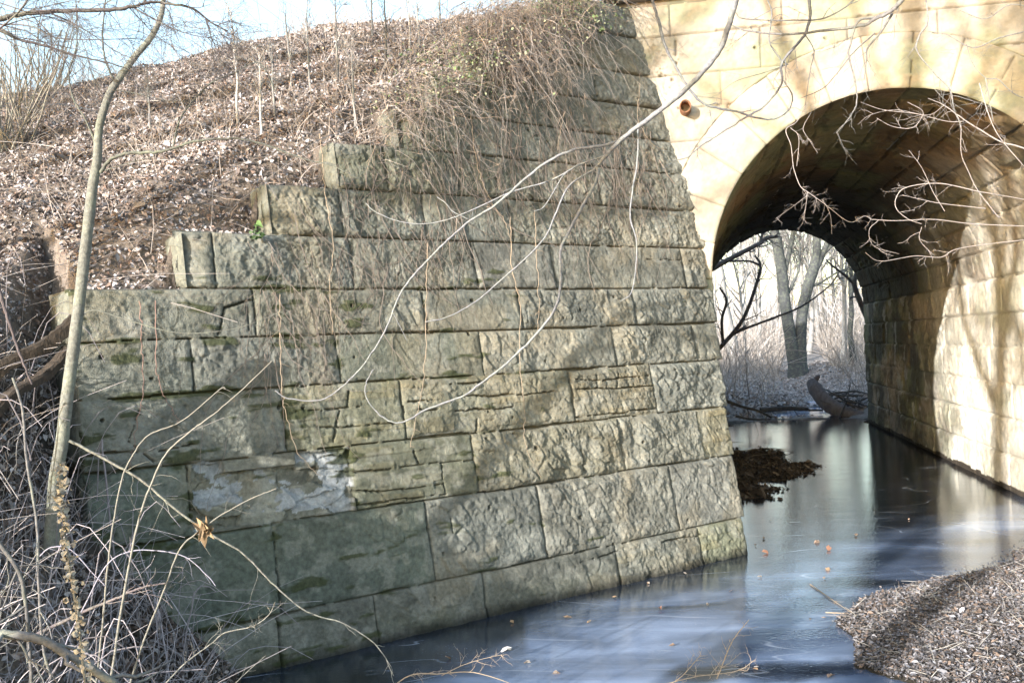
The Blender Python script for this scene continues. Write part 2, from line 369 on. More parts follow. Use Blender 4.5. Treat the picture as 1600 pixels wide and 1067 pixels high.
def grid_faces(mask):
    """quads of a (nv,nu) vertex grid whose cell mask is true; returns faces and the used vertices"""
    nv, nu = mask.shape[0]+1, mask.shape[1]+1
    i = np.arange(nv-1)[:, None]*nu+np.arange(nu-1)[None]
    q = np.stack([i, i+1, i+nu+1, i+nu], -1)[mask]
    used = np.zeros(nv*nu, bool); used[q.ravel()] = True
    rm = np.cumsum(used)-1
    return rm[q], used

# ------------------------------------------------------------------ wing wall
J = [[(435, 985), (587, 963), (757, 930), (965, 880), (1092, 845)],
     [(432, 890), (672, 845), (846, 815), (1048, 755)],
     [(295, 775), (550, 745), (741, 720), (970, 695), (1092, 670)],
     [(443, 660), (629, 640), (891, 610), (1020, 600)],
     [(300, 570), (528, 562), (752, 550), (957, 537), (1084, 535)],
     [(398, 490), (661, 483), (811, 480), (991, 480)],
     [(335, 405), (549, 412), (740, 410), (863, 415), (1067, 415)],
     [(530, 320), (661, 335), (797, 345), (990, 355)],
     [(600, 250), (714, 270), (934, 290)],
     [(660, 205), (777, 215), (973, 240)],
     [(750, 170), (860, 190)], [(850, 120), (930, 140)], [(890, 80)], [(930, 40)]]
AMP = {(99, 0): 1, (0, 0): .6, (0, 1): .65, (1, 0): .6, (1, 1): .45, (1, 2): .85, (1, 3): 1.0, (1, 4): .8, (2, 0): .35, (2, 2): .35, (2, 3): 1.2, (2, 4): 1.1,
       (3, 0): .8, (3, 2): .8, (4, 0): .6, (4, 1): .8, (4, 2): .4, (4, 3): .8, (5, 0): .6, (5, 1): .7, (5, 2): .35, (6, 0): .8, (6, 1): 1.2, (6, 3): .4, (6, 4): .55, (7, 0): 1.4, (7, 1): 1.2, (7, 2): .5, (7, 3): 1.1, (7, 4): 1.2,
       (8, 0): 1.5, (8, 1): 1.3, (8, 2): 1.1, (8, 3): 1.3}
TINT = {(6, 5): (.8, .8, .8), (1, 0): (.75, .85, .8), (1, 1): (.72, .8, .76), (2, 0): (.8, .9, .85), (2, 2): (.95, .95, .8), (2, 3): (1.05, .98, .85), (2, 5): (1.2, 1.1, .9), (3, 1): (1.02, 1.0, .84), (3, 2): (1.0, .97, .85),
        (1, 3): (1.02, .98, .95), (1, 4): (1.0, .98, 1.0), (4, 2): (.85, .88, .82), (5, 2): (.86, .87, .86), (6, 3): (.84, .83, .85), (3, 3): (1.08, 1.0, .88), (0, 5): (1.05, 1.05, .85)}
DU = .0095
au = np.arange(1.5, 9.12, DU); av = np.arange(-.12, 6.66, DU)
A, B = np.meshgrid(au, av)
wob = .022*(fbm(A*1.1, B*.6, 3, 60)-.5)+.010*(vn(A*9, B*4, 61)-.5)
BW = B+wob
ci = np.clip(np.searchsorted(np.array(ZC[1:]), BW.ravel(), side='right').reshape(BW.shape), 0, 13)
zlo = np.array([-.3]+ZC[1:14])[ci]; zhi = np.array(ZC[1:15])[ci]
u0 = np.zeros(A.shape); u1 = u0.copy(); si = np.zeros(A.shape, int)
AW = A+.014*(vn(A*3, B*7, 62)-.5)+.010*(vn(A*8, B*16, 63)-.5)
aleft = np.array(AL)[ci]+.07*(fbm(B*7, B*0+3, 3, 67)-.5)*(ci > 5); aright = np.minimum(np.array(AR)[ci], a_at_t0(B))
for c in range(14):
    js = [wing_az(*p)[0] for p in J[c]]
    e = np.array([AL[c]-.0]+js+[99.]); m = ci == c
    k = np.clip(np.searchsorted(e, AW[m], side='right')-1, 0, len(e)-2)
    u0[m] = e[k]; u1[m] = e[k+1]; si[m] = k
aright_eff = np.where(B < 3.3, aright, 99)
u1 = np.minimum(u1, np.minimum(aright_eff, 9.1))
sid = ci*16+si
rs = hsh(sid, sid*0+3, 71); rs2 = hsh(sid, sid*0+5, 72); rs3 = hsh(sid, sid*0+8, 73)
amp = .5+.8*rs; tint = .89+.2*rs2[..., None]*np.ones(3)+.07*(rs3[..., None]-.5)*np.array([1, .2, -1.])
for (c, s_), v_ in AMP.items(): amp = np.where((ci == c) & (si == s_), v_, amp)
for (c, s_), v_ in TINT.items(): tint = np.where(((ci == c) & (si == s_))[..., None], np.array(v_)*(.95+.1*rs2[..., None]), tint)
du = np.minimum(AW-u0, u1-AW); dv = np.minimum(BW-zlo, zhi-BW)
e = np.minimum(du, dv)
chip = .035*np.clip(fbm(A*9, B*9, 3, 64)-.55, 0, 1)*3
pil = 1-np.exp(-np.maximum(e-chip*.5, 0)/.022)
H = pil*(.012+.016*rs)+rockface(A, B, 80)*amp*(.25+.75*sst(.0, .06, e))+.012*(rs2-.5)+.010*(AW-u0-(u1-u0)/2)*(rs3-.5)
jw = .0035+.010*np.clip(fbm(A*1.7, B*2.3, 3, 66)-.45, 0, .3)*3.0
H = np.where(e < jw, -.055, H)
joint = sst(jw+.012, jw-.004, e)
crk = np.zeros(A.shape)
CR = [[(631, 605), (680, 602), (732, 599), (762, 594)], [(635, 627), (725, 620), (819, 617), (886, 609)], [(744, 657), (743, 674)], [(650, 638), (700, 643), (744, 640), (800, 636)],
      [(897, 607), (960, 606), (1021, 602)], [(897, 652), (960, 646), (1025, 639)], [(930, 585), (934, 607)], [(965, 584), (960, 606)], [(897, 592), (930, 594), (1014, 586)],
      [(455, 645), (500, 640), (541, 636), (605, 629)], [(470, 660), (480, 692)], [(530, 640), (520, 690)], [(545, 612), (541, 636)], [(450, 665), (530, 668), (620, 660)],
      [(549, 736), (600, 733), (650, 727), (740, 719)], [(552, 768), (620, 765), (691, 757)], [(691, 723), (690, 745), (697, 773)], [(645, 703), (655, 727)], [(555, 790), (620, 780), (697, 772)],
      [(1090, 674), (1120, 672), (1155, 669)], [(890, 884), (965, 860), (1020, 850), (1094, 834)], [(1000, 852), (1005, 880)], [(300, 800), (340, 790), (380, 800)],
      [(130, 712), (220, 706), (292, 697), (300, 694)], [(340, 522), (350, 480), (395, 470)], [(385, 480), (390, 515)], [(820, 300), (835, 313)], [(1010, 405), (1062, 408)],
      [(215, 640), (200, 690), (240, 722)], [(700, 800), (706, 830)], [(905, 690), (912, 735)], [(1000, 560), (1005, 530)]]
for pl in CR:
    P = np.array([wing_az(*p) for p in pl]); lo = P.min(0)-.1; hi = P.max(0)+.1
    i0, i1 = np.searchsorted(au, [lo[0], hi[0]]); j0, j1 = np.searchsorted(av, [lo[1], hi[1]])
    a_, b_ = A[j0:j1, i0:i1], B[j0:j1, i0:i1]
    if not a_.size: continue
    a_ = a_+.02*(fbm(a_*8, b_*8, 3, 31)-.5); b_ = b_+.035*(fbm(a_*5, b_*5, 4, 32)-.5)
    d = np.full(a_.shape, 9.)
    for p, q in zip(P[:-1], P[1:]):
        g = q-p; h = np.clip(((a_-p[0])*g[0]+(b_-p[1])*g[1])/(g@g), 0, 1); d = np.minimum(d, np.hypot(a_-p[0]-h*g[0], b_-p[1]-h*g[1]))
    w_ = np.maximum(-.001, .028*(fbm(a_*3.5, b_*3.5, 3, 33)-.30))*.75
    sub = H[j0:j1, i0:i1]; sub[...] = np.where(d < w_, np.minimum(sub, -.03), sub-.012*np.exp(-(d/.012))*(w_ > 0))
    crk[j0:j1, i0:i1] = np.maximum(crk[j0:j1, i0:i1], (d < w_)*.5)
# layered, spalling stones: small terraces
lay = ((ci == 3) & (si >= 1) & (si <= 3)) | ((ci == 2) & (si == 2)) | ((ci == 2) & (si == 5)) | ((ci == 0) & (si >= 4))
st = np.floor((B+.03*(fbm(A*3, B*3, 3, 90)-.5))*14); tr = hsh(st, np.floor(A*2.2+hsh(st, st, 8)*7), 91)
H = np.where(lay & (e > jw), H*.85+.014*(tr-.5), H)
tint = np.where((lay & (tr > .8))[..., None], tint*np.array([1.08, 1.02, .92]), tint)
# the broken place where the mortar core shows
PP = np.array([wing_az(*p) for p in [(298, 726), (345, 719), (460, 707), (545, 701), (555, 797), (435, 814), (300, 832)]])
ins = np.zeros(A.shape, bool)
Aw2 = A+.05*(fbm(A*6, B*6, 3, 95)-.5); Bw2 = B+.05*(fbm(A*6, B*6, 3, 96)-.5)
for i_ in range(len(PP)):
    p, q = PP[i_], PP[(i_+1) % len(PP)]; ins ^= ((p[1] > Bw2) != (q[1] > Bw2)) & (Aw2 < (q[0]-p[0])*(Bw2-p[1])/(q[1]-p[1]+1e-12)+p[0])
f1, f2, cr, ox, oy = worley(A*3.0+.8*fbm(A*4, B*4, 3, 5), B*7+.8*fbm(A*4, B*4, 3, 6), 97)
rub = -.060+.045*cr+.05*ox*(cr-.5)*2+.035*(fbm(A*12, B*12, 5, 98)-.5)-.015*(f2-f1 < .05*vn(A*5, B*5, 8))
slab = (A > wing_az(347, 720)[0]) & (A < wing_az(461, 716)[0]) & (B > wing_az(400, 733)[1]-.0) & (B < wing_az(400, 710)[1])
H = np.where(ins, rub, H); H = np.where(slab & ins, .012+.004*fbm(A*20, B*20, 2, 3), H)
lime = ins & ~slab & (fbm(A*5, B*8, 6, 99)+.14*sst(wing_az(400, 770)[0], wing_az(330, 770)[0], A)+.10*sst(wing_az(470, 770)[0], wing_az(520, 770)[0], A) > .58)
# drill holes
rg = np.random.default_rng(5)
hol = [wing_az(*p) for p in [(547, 478), (735, 470), (817, 407), (855, 705), (905, 808), (672, 845), (905, 485), (1075, 408), (158, 657), (310, 985), (835, 700), (762, 792), (678, 932)]]+[(rg.uniform(1.8, 8.6), rg.uniform(.4, 5.5)) for _ in range(45)]
for (a_, b_) in hol:
    r_ = rg.uniform(.009, .019); i0, i1 = np.searchsorted(au, [a_-.05, a_+.05]); j0, j1 = np.searchsorted(av, [b_-.05, b_+.05])
    s_ = (slice(j0, j1), slice(i0, i1)); d = np.hypot(A[s_]-a_, B[s_]-b_); H[s_] -= .045*(d < r_); crk[s_] = np.maximum(crk[s_], (d < r_)*.6)
# stone colours, algae, moss, lichen
base = np.array([.150, .151, .128])
C = base*tint*(.60+.8*fbm(A*2.6, B*3.5, 6, 110))[..., None]*(.75+.5*fbm(A*30, B*30, 3, 109))[..., None]
lich = sst(.50, .66, fbm(A*7, B*9, 5, 111)); C = C*(1-.30*lich[..., None])+lich[..., None]*.30*np.array([.33, .32, .27])
buff = sst(.56, .7, fbm(A*2.2+9, B*2.2, 4, 112)); C = C*(1-.28*buff[..., None])+.28*buff[..., None]*np.array([.27, .22, .14])
alg = np.clip(sst(6.2, 1.5, A)*.45+sst(3.2, 4.5, B)*sst(7.5, 5, A)*.9+sst(.30, .02, B)*.6, 0, 1)*sst(.33, .62, fbm(A*2.5, B*4, 5, 113))
C = C*(1-.62*alg[..., None])+.62*alg[..., None]*np.array([.115, .118, .078])
C = np.where((e < jw)[..., None], C*.7, C)
C = np.where((ins & ~slab)[..., None], C*(.85+.5*cr)[..., None], C)
C = np.where(lime[..., None], np.array([.30, .31, .31])*(.7+.6*fbm(A*12, B*12, 3, 120))[..., None], C)
C = np.where((crk > .4)[..., None], C*.6, C)
wet = sst(.13, .0, B+.06*(fbm(A*5, B*3, 3, 114)-.5)); C = C*(1-.8*wet[..., None])
moss = sst(.67, .76, fbm(A*3, B*12, 4, 115)+.10*np.exp(-((e-.0)/.03)**2)-.06*(A > 4.2)-.1*(A > 6)-.25*(B > 3.3)) 
for mx_, my_, ra_, rb_ in ((245, 618, .42, .035), (330, 612, .35, .03), (190, 560, .12, .05), (350, 533, .16, .04), (190, 533, .2, .03), (275, 922-70, .1, .03)):
    a_, b_ = wing_az(mx_, my_); q = np.hypot((A-a_)/ra_, (B-b_)/rb_)+1.0*(fbm(A*12, B*12, 3, 118)-.5); mm = sst(1.1, .8, q); moss = np.maximum(moss, mm)
C = C*(1-.85*moss[..., None])+.85*moss[..., None]*np.array([.045, .052, .02]); H = H+.008*moss
cc = lambda X: (X[:-1, :-1]+X[1:, 1:])/2
ac, bc = cc(A), cc(B); cim = ci[:-1, :-1]
mask = (ac > aleft[:-1, :-1]) & (ac < aright[:-1, :-1]+0) & (BW[:-1, :-1] < ZC[14])
bord = np.minimum(A-aleft, aright_eff-A)
H = H-.12*np.exp(-np.maximum(A-aleft, 0)/(.05+.08*hsh(ci, ci, 6)))*(ci > 5)*(.6+.8*fbm(A*4, B*7, 3, 68))
H = np.maximum(H, -.095)
H = np.where(bord < .012, -.095, H)
f_, used = grid_faces(mask)
wing = empty('wing_wall', wp(5., 0., -.3), 'long stepped wing wall of rough grey green sandstone blocks beside the creek', 'wall')
meshobj('ashlar_face', wp(A, B, H).reshape(-1, 3)[used], f_, M['wing'], wing, C.reshape(-1, 3)[used])
mb = MB()
for c in range(14):
    lo, hi = (-.5 if c == 0 else ZC[c]), ZC[c+1]; ring = []
    for z in (lo, hi-.001*c):
        fl = wp(AL[c]+.03, z, -.10); r_a = min(AR[c]-.012, a_at_t0(z)-.02); fr = wp(r_a, z, -.10); br = fr+et*max(.25, T0+.25-fr@et); bl = wp(AL[c]+.012, z, -.75)
        ring += [fl, fr, br, bl]
    mb.add(ring, [[0, 1, 5, 4], [1, 2, 6, 5], [2, 3, 7, 6], [3, 0, 4, 7], [4, 5, 6, 7], [3, 2, 1, 0]], None, None)
# roughened ends of the courses (side faces seen at the left steps and at the quoin)
mb.build('rubble_core', M['core'], wing, smooth=False)
mb = MB()
for c in range(0, 12):
    for side in (0, 1):
        if side and c > 5: continue
        z = np.linspace(max(ZC[c], -.1)+.012, ZC[c+1]-.012, 22)[:, None]; q = np.linspace(0, 1, 34)[None]
        zz = z+0*q; qq = q+0*z; eg = np.minimum(np.minimum(zz-z[0, 0], z[-1, 0]-zz), np.minimum(qq, 1-qq)*.6)
        h = (1-np.exp(-eg/.03))*.03+rockface(qq*.65+c*3.1+side*9, zz, 200+c)*.7*sst(0, .04, eg)
        if side: base_ = wp(np.minimum(AR[c]-.02, a_at_t0(zz)-.03), zz, -.03); dirn = et; ln = np.maximum(.2, T0-.0-(base_@et)); P = base_+dirn*(qq*ln)[..., None]+es*(h-.02)[..., None]
        else: base_ = wp(np.full(zz.shape, AL[c]+.02), zz, -.02); P = base_-nw*(qq*.6)[..., None]-ew*(h-.01)[..., None]
        i = np.arange(21)[:, None]*34+np.arange(33)[None]; Q = np.stack([i, i+1, i+35, i+34], -1).reshape(-1, 4)
        cc_ = (base*(.85+.3*random.Random(c*2+side).random()))*(.7+.6*fbm(qq*6+c, zz*6, 3, 9))[..., None]
        if not side: cc_ = cc_*.8+.2*np.array([.22, .22, .15])
        mb.add(P.reshape(-1, 3), Q, None, cc_.reshape(-1, 3))
mb.build('course_ends', M['wing'], wing)

# ------------------------------------------------------------------ arch bridge
bridge = empty('stone_arch_bridge', stz(SC, (T0+T1)/2, 0), 'pale tan stone railway bridge with a deep round arched tunnel over the creek', 'bridge')
TB = np.array([.345, .308, .25])
def dressed(u, v, seed): return .024*(fbm(u*2, v*2, 3, seed)-.5)+.024*(fbm(u*9, v*9, 4, seed+1)-.5)+.011*(fbm(u*36, v*36, 3, seed+2)-.5)
def tan_colour(u, v, tint_, joint_, seed):
    c = TB*tint_*(.62+.76*fbm(u*2.5, v*2.5, 5, seed))[..., None]
    g = sst(.50, .66, fbm(u*1.1, v*1.4, 5, seed+1)); c = c*(1-.55*g[..., None])+.55*g[..., None]*np.array([.27, .29, .17])
    o = sst(.56, .7, fbm(u*1.7+4, v*2.7, 4, seed+2)); c = c*(1-.5*o[..., None])+.5*o[..., None]*np.array([.46, .36, .25])
    k = sst(.6, .75, fbm(u*1.3+4, v*3.7, 5, seed+3)); c = c*(1-.35*k[..., None])+.35*k[..., None]*np.array([.22, .20, .17])
    return np.where(joint_[..., None], c*.6, c)
RING = .64
su = np.arange(-1.1, 7.6, .0135); sv = np.arange(-.1, 6.68, .0135)
Su, Sv = np.meshgrid(su, sv)
Rr = np.hypot(Su-SC, np.maximum(Sv-ZS, 0))
cz = np.array(ZC[1:]); ci = np.clip(np.searchsorted(cz, (Sv+.012*(fbm(Su, Sv, 2, 9)-.5)).ravel(), side='right').reshape(Su.shape), 0, 13)
zlo = np.array([-.3]+ZC[1:14])[ci]; zhi = np.array(ZC[1:15])[ci]
per = .85+.5*hsh(ci, ci*0, 17); off = hsh(ci, ci*0, 18)*1.3
k = np.floor((Su+off)/per); u0 = k*per-off; du = np.minimum(Su-u0, u0+per-Su); dv = np.minimum(Sv-zlo, zhi-Sv)
e = np.minimum(du, dv)+.006*(vn(Su*15, Sv*15, 3)-.5); e = np.minimum(e, Rr-RA-RING+.0)
jm = e < .006+.006*(vn(Su*1.2, Sv*2.1, 44) > .7)
rs = hsh(k, ci, 19)
h = dressed(Su, Sv, 300)+.016*(rs-.5)+.010*(1-np.exp(-np.maximum(e, 0)/.02)); h = np.where(jm, -.025, h)
for (x_, y_) in [(1050, 125), (1025, 215), (1290, 60), (1470, 70), (1230, 160), (1395, 90), (1410, 130), (1180, 75), (1500, 95)]:
    d = ray(x_, y_); kk = (T0-et@CAMP)/(et@d); p = CAMP+kk*d; a_, b_ = p@es, p[2]; q = np.hypot(Su-a_, Sv-b_); h = h-.04*(q < .022); jm = jm | (q < .022)
tint = np.stack([.86+.28*rs, .86+.26*rs, .84+.26*rs], -1)
C = tan_colour(Su, Sv, tint, jm, 320)
h = np.where(Rr < RA+RING+.012, -.03, h)
mask = (cc(Rr) > RA+RING-.03) & ~((cc(Sv) < ZS) & (cc(Su) > SL-RING+.05) & (cc(Su) < SR+RING-.05))
f_, used = grid_faces(mask)
meshobj('spandrel_wall', stz(Su, T0-h, Sv).reshape(-1, 3)[used], f_, M['tan'], bridge, C.reshape(-1, 3)[used])
# voussoir ring with its jambs: parameter w along the intrados, r outwards
LA = pi*RA; wv = np.arange(-ZS-.1, LA+ZS+.1, .013); rv = np.linspace(0, RING+.02, 50)
Wv, Rv = np.meshgrid(wv, rv)
def prof(w, r):
    th = np.clip(w/RA, 0, pi)
    s = SC-(RA+r)*np.cos(th); z = ZS+(RA+r)*np.sin(th)+np.where(w < 0, w, 0)-np.where(w > LA, w-LA, 0)
    return s, z
NV = 15; k = np.floor(Wv/(LA/NV)); fr_ = Wv-k*(LA/NV); e = np.minimum(fr_, LA/NV-fr_)*(1+Rv/RA*(Wv > 0)*(Wv < LA)); e = np.minimum(e, RING+.014-Rv)
e = e+.005*(vn(Wv*14, Rv*14, 8)-.5); jm = e < .006
rs = hsh(k, k*0, 23); h = .008+dressed(Wv, Rv, 330)+.012*(rs-.5)+.010*(1-np.exp(-np.maximum(e, 0)/.02))-.02*np.exp(-Rv/.012); h = np.where(jm, -.02, h); h = np.where(Rv > RING+.012, -.03, h)
tint = np.stack([.9+.25*rs, .9+.22*rs, .88+.2*rs], -1); C = tan_colour(Wv, Rv, tint, jm, 340)
s_, z_ = prof(Wv, Rv); f_, used = grid_faces(np.ones((len(rv)-1, len(wv)-1), bool))
meshobj('arch_ring', stz(s_, T0-h, z_).reshape(-1, 3), f_, M['tan'], bridge, C.reshape(-1, 3))
# barrel: left wall, vault, right wall
DB = .024
tv = np.concatenate([[T0-.004], np.arange(T0+.012, T1+.02, DB)]); wv = np.arange(-ZS-.15, LA+ZS+.15, DB)
Tv, Wv = np.meshgrid(tv, wv)
zw = np.where(Wv < 0, ZS+Wv, np.where(Wv > LA, ZS-(Wv-LA), 9))
cb = [0, .55, 1.1, 1.62, 2.15, 2.66, 3.2]
vi = np.floor(Wv/(LA/NV)); fr_ = Wv-vi*(LA/NV); dvv = np.minimum(fr_, LA/NV-fr_)
cbi = np.searchsorted(np.array(cb), zw.ravel(), side='right').reshape(zw.shape); lo = np.array([-1]+cb)[np.clip(cbi, 0, 7)]; hi = np.array(cb+[9])[np.clip(cbi, 0, 7)]
isw = (Wv < 0) | (Wv > LA)
row = np.where(isw, np.where(Wv < 0, -10, 40)+cbi, vi)
dvv = np.where(isw, np.minimum(zw-lo, hi-zw), dvv)
per = .9+.9*hsh(row, row*0, 27); off = hsh(row, row*0, 28)*2; k = np.floor((Tv+off)/per); duu = np.minimum(Tv+off-k*per, (k+1)*per-Tv-off)
e = np.minimum(dvv, duu)+.008*(vn(Wv*9, Tv*9, 30)-.5)
rs = hsh(row, k, 29); jm = e < .010
rocky = np.where(isw & (rs > .42) & (Tv > 17.5), 1., 0.)
h = dressed(Tv, Wv, 350)*1.3+.03*(rs-.5)+.014*(1-np.exp(-np.maximum(e, 0)/.03))+rocky*rockface(Tv, Wv, 360)*.9*sst(0, .06, e)
h = np.where(jm, -.03, h)
ero = sst(.6, .72, fbm(Tv*.9, Wv*3, 4, 370))*(~isw); h = h-.05*ero
h = h*sst(T0-.02, T0+.05, Tv)+0
tint = np.stack([.8+.35*rs, .78+.32*rs, .76+.28*rs], -1)
C = tan_colour(Tv, Wv, tint, jm, 380)
va = (~isw)[..., None]
C = np.where(va, C*np.array([.48, .36, .23])*(1-.72*sst(13.5, 19, Tv))[..., None], C*1.0)  # vault colour falls off with depth: tunnel shade painted in
gr = sst(.45, .62, fbm(Tv*.6, Wv*1.5, 5, 390))*np.where(isw, .6*sst(18, 21, Tv)+.25, .6)  # green growth; thinned on the sunlit wall stretch to paint in brightness
C = C*(1-.6*gr[..., None])+.6*gr[..., None]*np.array([.14, .17, .08])
deep_shade = sst(.3, .6, fbm(Tv*1.3, Wv*1.3, 4, 391))*sst(17.5, 21, Tv); C = C*(1-.75*deep_shade[..., None])+.75*deep_shade[..., None]*np.array([.055, .055, .045])  # shade beyond the sun's reach, painted as a darker stone colour
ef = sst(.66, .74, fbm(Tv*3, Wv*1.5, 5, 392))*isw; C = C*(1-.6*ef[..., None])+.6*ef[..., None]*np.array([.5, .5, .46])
sun_pale = (np.where(isw, 1, sst(LA-2.6, LA-.8, Wv)*.8)*(1-sst(18, 21.5, Tv))*(.35+.55*sst(.4, .65, fbm(Tv*1.2, Wv*.8, 5, 396))))[..., None]; C = C*(1-sun_pale)+sun_pale*np.array([.70, .67, .58])  # sunlight painted in: stone whitened where the sun enters the barrel
wetb = isw & (zw < .07+.05*vn(Tv*3, Wv*0, 5)); C = np.where(wetb[..., None], np.array([.05, .04, .03]), C)
s_, z_ = prof(Wv, -h)
s_ = np.where(isw & (Wv > LA), SR-h, s_); s_ = np.where(Wv < 0, SL+h, s_)
i = np.arange(len(wv)-1)[:, None]*len(tv)+np.arange(len(tv)-1)[None]; Q = np.stack([i, i+len(tv), i+len(tv)+1, i+1], -1).reshape(-1, 4)
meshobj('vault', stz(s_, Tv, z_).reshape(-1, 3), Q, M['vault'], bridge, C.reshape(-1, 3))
# far ring, far wall, masonry body round the barrel and the fill
mb = MB()
def shell(r_in_off, t_a, t_b, mbx, zt=6.6, sa=-1.1, sb=6.2):
    """solid between the barrel outline and a box, as a loft of quads"""
    ww = np.linspace(-ZS-.2, LA+ZS+.2, 90); s1, z1 = prof(ww, r_in_off)
    s2 = np.interp(ww, [-ZS-.2, 0, LA*.25, LA*.75, LA, LA+ZS+.2], [sa, sa, sa, sb, sb, sb]); z2 = np.interp(ww, [-ZS-.2, 0, LA*.25, LA*.75, LA, LA+ZS+.2], [-.2, ZS, zt, zt, ZS, -.2])
    n = len(ww); rings = [stz(s1, np.full(n, t_a), z1), stz(s2, np.full(n, t_a), z2), stz(s2, np.full(n, t_b), z2), stz(s1, np.full(n, t_b), z1)]
    V = np.concatenate(rings); Qs = []
    for a_, b_ in ((0, 1), (1, 2), (2, 3), (3, 0)):
        j_ = np.arange(n-1); Qs.append(np.stack([a_*n+j_, b_*n+j_, b_*n+j_+1, a_*n+j_+1], -1))
    mbx.add(V, np.concatenate(Qs), None, TB*.7)
shell(.06, T0+.05, T1+.0, mb)
mb.build('masonry_body', M['vault'], bridge, smooth=False)
mb = MB()
for c in range(14):      # coping / string course blocks along the near and the far face
    pass
x0 = -.95
rr = random.Random(3)
while x0 < 7.4:
    L_ = rr.uniform(1.1, 1.6); dp = .10+rr.uniform(-.006, .006)
    mb.box(stz((x0+L_/2), T0+.25-dp/2+0, 6.86), es*(L_-.012), et*(.6+dp), Z3*.34, TB*rr.uniform(.8, 1.0)); x0 += L_
ob = mb.build('coping', M['tan'], bridge, smooth=False); bv = ob.modifiers.new('bevel', 'BEVEL'); bv.width = .02; bv.segments = 2
mb = MB(); mb.box(stz(2.6, T1-.1, 6.9), es*8, et*.7, Z3*.35, TB*.8); ob = mb.build('coping', M['tan'], bridge, smooth=False)
# earth fill above the barrel
fx = np.linspace(-1.2, 12, 60); ft = np.linspace(T0+.5, T1-.4, 50); FX, FT = np.meshgrid(fx, ft)
FZ = 7.05+.8*sst(T0+.5, T0+2.2, FT)*sst(T1-.4, T1-2.2, FT)+.12*fbm(FX*2, FT*2, 3, 7)
i = np.arange(49)[:, None]*60+np.arange(59)[None]; Q = np.stack([i, i+1, i+61, i+60], -1).reshape(-1, 4)
tag(meshobj('railway_fill', stz(FX, FT, FZ).reshape(-1, 3), Q, M['soil'], col=np.array([.26, .2, .15])), 'brown earth fill lying over the barrel of the bridge', 'ground', kind='structure')
# drain pipe
d = ray(1071, 172); kk = (T0-et@CAMP)/(et@d); pp = CAMP+kk*d
mb = MB(); th = np.linspace(0, 2*pi, 25)[:-1]
rings = []
for r_, o_ in ((.070, .1), (.070, -.2), (.057, -.2), (.057, .08)):
    ax = et*1.0+Z3*.10*(-1); rings.append(pp+et*o_+Z3*(-.0)+es*(.0)+(r_*np.cos(th))[:, None]*es+(r_*1.15*np.sin(th))[:, None]*Z3)
V = np.concatenate(rings); n = 24; j_ = np.arange(n); Q = np.concatenate([np.stack([a_*n+j_, a_*n+(j_+1) % n, (a_+1)*n+(j_+1) % n, (a_+1)*n+j_], -1) for a_ in range(3)])
mb.add(V, Q); mb.build('drain_pipe', M['rust'], bridge)
#PART2
# ------------------------------------------------------------------ vegetation helpers
def curves(mb, P, r, sides=3, c=None):
    """many curves at once: P (N,K,3), r (N,K) or (K,), c (N,3)"""
    N, K, _ = P.shape; r = np.broadcast_to(r, (N, K))
    t = np.gradient(P, axis=1); t /= np.linalg.norm(t, axis=2)[..., None]+1e-9
    m = P[:, -1]-P[:, 0]; ref = np.zeros((N, 3)); ref[np.arange(N), np.argmin(np.abs(m), axis=1)] = 1
    a = np.cross(t, ref[:, None]); a /= np.linalg.norm(a, axis=2)[..., None]+1e-9; b = np.cross(t, a)
    th = np.arange(sides)*2*pi/sides
    V = P[:, :, None]+r[:, :, None, None]*(a[:, :, None]*np.cos(th)[:, None]+b[:, :, None]*np.sin(th)[:, None])
    k = np.arange(K-1)[:, None]*sides; j = np.arange(sides)[None]; jn = (j+1) % sides
    q = np.stack([k+j, k+jn, k+sides+jn, k+sides+j], -1).reshape(-1, 4)
    Q = (np.arange(N)[:, None, None]*K*sides+q[None]).reshape(-1, 4)
    cc_ = None
    if c is not None: cc_ = np.repeat(np.broadcast_to(c, (N, 3)), K*sides, axis=0)
    mb.add(V.reshape(-1, 3), Q, None, cc_)
def leaves(mb, P, size, rng, pal, up=None, tilt=.6, long=1.5):
    """folded little leaves: 6 vertices, 4 triangles each"""
    n = len(P); up = np.broadcast_to(np.array([0, 0, 1.]) if up is None else up, (n, 3))
    nrm = up+rng.normal(0, tilt, (n, 3)); nrm /= np.linalg.norm(nrm, axis=1)[:, None]
    a = np.cross(nrm, rng.normal(0, 1, (n, 3))); a /= np.linalg.norm(a, axis=1)[:, None]; b = np.cross(nrm, a)
    sz = (size*np.exp(rng.normal(0, .3, n)))[:, None]; fold = (rng.uniform(-.1, .45, n))[:, None]; curl = rng.uniform(-.35, .35, n)[:, None]
    L = long
    v = [P-a*sz*L*.5+nrm*sz*curl, P+a*sz*L*.5+nrm*sz*curl, P-a*sz*.12+b*sz*.42+nrm*sz*fold, P+a*sz*.25*L+b*sz*.3+nrm*sz*fold, P-a*sz*.12-b*sz*.42+nrm*sz*fold, P+a*sz*.25*L-b*sz*.3+nrm*sz*fold]
    V = np.stack(v, 1).reshape(-1, 3); k = np.arange(n)[:, None]*6
    T = np.concatenate([k+np.array(t_) for t_ in ((0, 3, 2), (0, 1, 3), (0, 4, 5), (0, 5, 1))])
    pal = np.asarray(pal); c = pal[rng.integers(0, len(pal), n)]*np.exp(rng.normal(0, .22, (n, 1)))
    mb.add(V, None, T, np.repeat(np.clip(c, 0, .8), 6, axis=0))
def hit(px, py, d0=3, d1=60, n=600):
    ds = np.linspace(d0, d1, n); P = CAMP+ray(px, py)*ds[:, None]; z = terrain(P[:, 0], P[:, 1])
    k = np.argmax(P[:, 2] < z)
    return P[k] if P[k, 2] < z[k] else None
def ground_pt(x, y): return np.array([x, y, float(terrain(np.array([x]), np.array([y]))[0])])
rng = np.random.default_rng(11)
